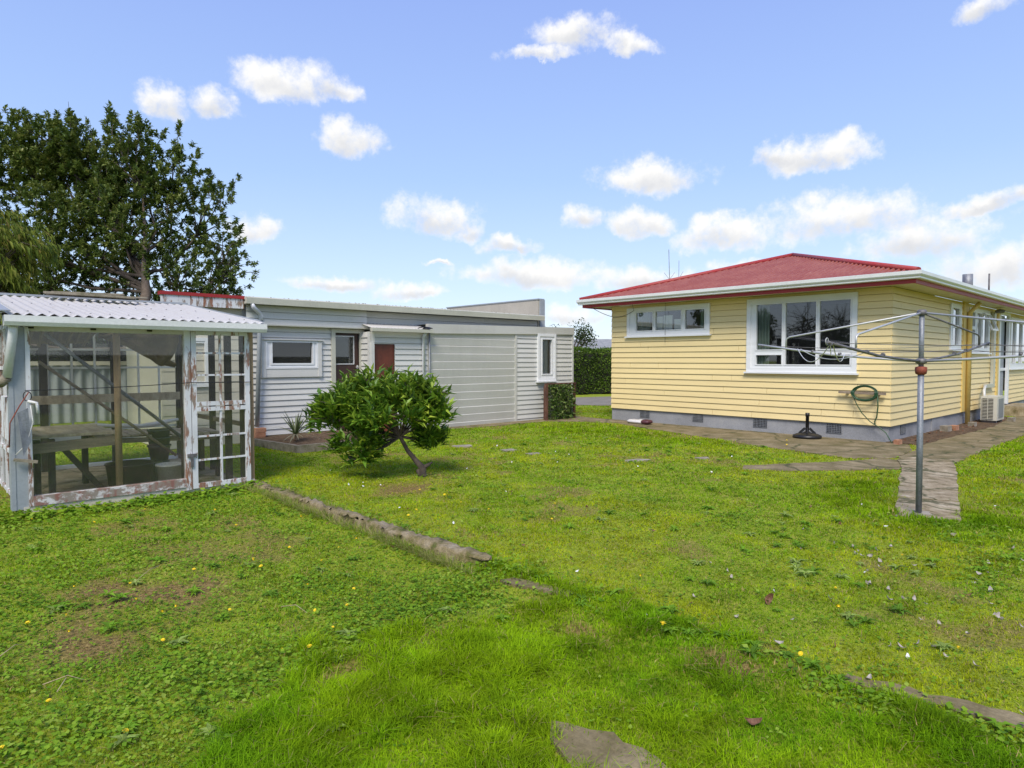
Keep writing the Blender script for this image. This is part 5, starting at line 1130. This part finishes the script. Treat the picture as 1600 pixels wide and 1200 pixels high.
# ------------------------------------------------------------------ SKY, SUN, CAMERA
SUN_EL,SUN_AZ=math.radians(50),math.radians(215)     # azimuth measured from +X, counter clockwise
w=bpy.data.worlds.new('World'); scn.world=w; w.use_nodes=True; nt=w.node_tree; bg=nt.nodes['Background']
sky=nt.nodes.new('ShaderNodeTexSky'); sky.sky_type='NISHITA'; sky.sun_disc=False; sky.sun_elevation=SUN_EL; sky.sun_rotation=math.radians(90)-SUN_AZ; sky.air_density=1.0; sky.dust_density=.6; sky.ozone_density=2.0
tc=nt.nodes.new('ShaderNodeTexCoord'); G_=tc.outputs['Generated']
def vm(op,a,b=None):
    n_=nt.nodes.new('ShaderNodeVectorMath'); n_.operation=op
    for i,q in enumerate((a,b)):
        if q is None: continue
        if isinstance(q,(tuple,list,Vector)): n_.inputs[i].default_value=tuple(q)
        else: nt.links.new(q,n_.inputs[i])
    return n_
def mt_(op,a,b=0,c=0,clamp=False):
    n_=nt.nodes.new('ShaderNodeMath'); n_.operation=op; n_.use_clamp=clamp
    for i,q in enumerate((a,b,c)):
        if isinstance(q,(int,float)): n_.inputs[i].default_value=q
        else: nt.links.new(q,n_.inputs[i])
    return n_.outputs[0]
def wnoise(scale,detail,rough,color=False,off=(0,0,0)):
    v=vm('ADD',G_,off).outputs[0]; n_=nt.nodes.new('ShaderNodeTexNoise'); n_.inputs['Scale'].default_value=scale; n_.inputs['Detail'].default_value=detail; n_.inputs['Roughness'].default_value=rough; nt.links.new(v,n_.inputs['Vector']); return n_.outputs['Color' if color else 'Fac']
wc=wnoise(11,7,.62,True); wv=vm('SCALE',vm('SUBTRACT',wc,(.5,.5,.5)).outputs[0]); wv.inputs['Scale'].default_value=.065
D=vm('NORMALIZE',vm('ADD',G_,wv.outputs[0]).outputs[0]).outputs[0]
# cloud puffs: azimuth (deg from +X), elevation (deg), half width, half height (deg)
CL=[(64.9, 21.3, 4.65, 2.04), (67.1, 21.5, 2.53, 1.56), (61.9, 21.0, 2.67, 1.16), (74.4, 19.0, 1.74, 1.54), (71.3, 19.2, 1.94, 1.46), (60.5, 17.6, 2.94, 1.72), (41.4, 25.6, 4.16, 1.65), (37.1, 24.9, 2.64, 0.88), (45.2, 24.4, 3.34, 0.68), (11.9, 23.3, 1.88, 1.14), (35.5, 14.9, 5.05, 1.91), (22.3, 15.6, 4.18, 1.75), (24.8, 15.9, 2.1, 1.19), (53.7, 11.9, 4.27, 2.12), (51.1, 10.9, 1.66, 1.22), (47.7, 9.7, 2.81, 0.96), (68.2, 10.7, 2.11, 1.27), (41.1, 11.8, 2.22, 1.47), (36.2, 11.4, 3.54, 1.46), (20.0, 10.8, 7.0, 2.39), (29.4, 10.0, 4.44, 1.82), (15.3, 8.6, 5.09, 2.44), (11.2, 10.9, 3.18, 0.99), (45.2, 7.3, 7.66, 1.66), (36.1, 6.8, 4.6, 1.5), (62.3, 6.4, 4.47, 0.87), (55.9, 5.7, 3.65, 0.9), (42.1, 4.0, 4.01, 1.27), (10.7, 6.7, 4.58, 2.12), (53.2, 7.9, 1.46, 0.35), (25.9, 7.3, 5.11, 1.29), (169.4, 28.1, 6.34, 3.84), (254.7, 10.4, 3.78, 4.61), (174.1, 16.7, 10.98, 3.46), (301.0, 25.6, 8.3, 2.43), (256.7, 40.1, 7.44, 4.35), (264.7, 10.4, 9.15, 3.84), (183.3, 9.1, 10.0, 3.46), (275.1, 40.5, 8.91, 4.86), (203.9, 37.6, 6.95, 4.86), (310.4, 11.6, 4.64, 2.56)]
acc=None; low=None
for az,el,ra,rb in CL:
    a=math.radians(az); e=math.radians(el); c=Vector((math.cos(a)*math.cos(e),math.sin(a)*math.cos(e),math.sin(e))); rr=Vector((math.sin(a),-math.cos(a),0)); uu=rr.cross(c)
    ka=1/math.sin(math.radians(ra)); kb=1/math.sin(math.radians(rb))
    off=vm('SUBTRACT',D,c).outputs[0]
    A_=vm('DOT_PRODUCT',off,rr*ka).outputs['Value']; B_=vm('DOT_PRODUCT',off,uu*kb).outputs['Value']
    # flatter bottoms: lower half falls off faster
    Bn=mt_('MULTIPLY',mt_('MINIMUM',B_,0),1.35); Bp=mt_('MAXIMUM',B_,0); Bq=mt_('ADD',Bn,Bp)
    q=mt_('ADD',mt_('MULTIPLY',A_,A_),mt_('MULTIPLY',Bq,Bq)); q=mt_('SUBTRACT',1.0,q)
    fr=vm('DOT_PRODUCT',D,c).outputs['Value']; q=mt_('ADD',mt_('MULTIPLY',mt_('GREATER_THAN',fr,0),4),mt_('SUBTRACT',q,4))
    lo=mt_('MULTIPLY',mt_('MAXIMUM',q,0),mt_('SUBTRACT',.45,B_)) 
    acc=q if acc is None else mt_('MAXIMUM',acc,q); low=lo if low is None else mt_('MAXIMUM',low,lo)
n1=wnoise(26,9,.62,off=(3,1,2)); n2=wnoise(7,4,.55,off=(8,3,1))
val=mt_('ADD',acc,mt_('ADD',mt_('MULTIPLY',mt_('SUBTRACT',n1,.5),2.7),mt_('MULTIPLY',mt_('SUBTRACT',wnoise(60,6,.65,off=(5,5,1)),.5),.9)))
mask=nt.nodes.new('ShaderNodeMapRange'); mask.interpolation_type='SMOOTHSTEP'; mask.inputs['From Min'].default_value=-.15; mask.inputs['From Max'].default_value=1.15; nt.links.new(val,mask.inputs['Value'])
sh=nt.nodes.new('ShaderNodeMapRange'); sh.interpolation_type='SMOOTHSTEP'; sh.inputs['From Min'].default_value=.0; sh.inputs['From Max'].default_value=.85
nt.links.new(mt_('ADD',low,mt_('MULTIPLY',mt_('SUBTRACT',wnoise(16,6,.6,off=(1,7,4)),.5),.9)),sh.inputs['Value'])
def wmix(f,a,b,mode='MIX'):
    m_=nt.nodes.new('ShaderNodeMix'); m_.data_type='RGBA'; m_.blend_type=mode
    if isinstance(f,(int,float)): m_.inputs[0].default_value=f
    else: nt.links.new(f,m_.inputs[0])
    for i,c in ((6,a),(7,b)):
        if isinstance(c,tuple): m_.inputs[i].default_value=(*c,1)
        else: nt.links.new(c,m_.inputs[i])
    return m_.outputs[2]
KS=1.0
skyc=wmix(1.0,sky.outputs[0],SKYTINT:=(1.50,1.36,1.42),'MULTIPLY')
# thin haze paling the sky towards the horizon
el=nt.nodes.new('ShaderNodeSeparateXYZ'); nt.links.new(G_,el.inputs[0])
hz=nt.nodes.new('ShaderNodeMapRange'); hz.interpolation_type='SMOOTHSTEP'; hz.inputs['From Min'].default_value=.42; hz.inputs['From Max'].default_value=-.02; nt.links.new(el.outputs['Z'],hz.inputs['Value'])
CW=3.4
gr=nt.nodes.new('ShaderNodeValToRGB'); nt.links.new(el.outputs['Z'],gr.inputs[0]); ge=gr.color_ramp.elements
for i_,(p_,c_g) in enumerate(((.0,(.68,.80,.93)),(.10,(.55,.71,.94)),(.26,(.39,.57,.92)),(.48,(.305,.44,.89)),(1.0,(.22,.32,.78)))):
    if i_>1: ge.new(p_)
    else: ge[i_].position=p_
for i_,(p_,c_g) in enumerate(((.0,(.68,.80,.93)),(.10,(.55,.71,.94)),(.26,(.39,.57,.92)),(.48,(.305,.44,.89)),(1.0,(.22,.32,.78)))): ge[i_].position=p_; ge[i_].color=(*c_g,1)
grs=nt.nodes.new('ShaderNodeVectorMath'); grs.operation='SCALE'; nt.links.new(gr.outputs[0],grs.inputs[0]); grs.inputs['Scale'].default_value=3.3
hzc=wmix(.88,skyc,grs.outputs[0])
cloudc=wmix(mt_('MULTIPLY',sh.outputs[0],.8),(CW*1.04,CW*1.03,CW*1.01),(CW*.66,CW*.68,CW*.73))
fin=wmix(mask.outputs[0],hzc,cloudc)
nt.links.new(fin,bg.inputs['Color']); bg.inputs['Strength'].default_value=.15
sd=bpy.data.lights.new('sun','SUN'); sd.energy=2.0; sd.angle=math.radians(22); sd.color=(1,.93,.82)
so=bpy.data.objects.new('sun',sd); COL.objects.link(so)
dv=Vector((math.cos(SUN_AZ)*math.cos(SUN_EL),math.sin(SUN_AZ)*math.cos(SUN_EL),math.sin(SUN_EL))); so.rotation_euler=dv.to_track_quat('Z','Y').to_euler(); so.location=dv*30
cam=bpy.data.cameras.new('camera'); co=bpy.data.objects.new('camera',cam); COL.objects.link(co); scn.camera=co
cam.sensor_width=36; cam.lens=36*1026/1600; cam.clip_end=3000; cam.clip_start=.05
pit=math.atan(38/1026); fwd=Vector((math.cos(ya)*math.cos(pit),math.sin(ya)*math.cos(pit),-math.sin(pit)))
co.location=(0,0,1.6); co.rotation_euler=fwd.to_track_quat('-Z','Y').to_euler()
scn.view_settings.view_transform='Standard'; scn.view_settings.look='None'; scn.view_settings.exposure=1.0; scn.view_settings.gamma=1
scn.cycles.max_bounces=7; scn.cycles.diffuse_bounces=3; scn.cycles.glossy_bounces=3; w.cycles.sampling_method='MANUAL'; w.cycles.sample_map_resolution=512; scn.cycles.transparent_max_bounces=16
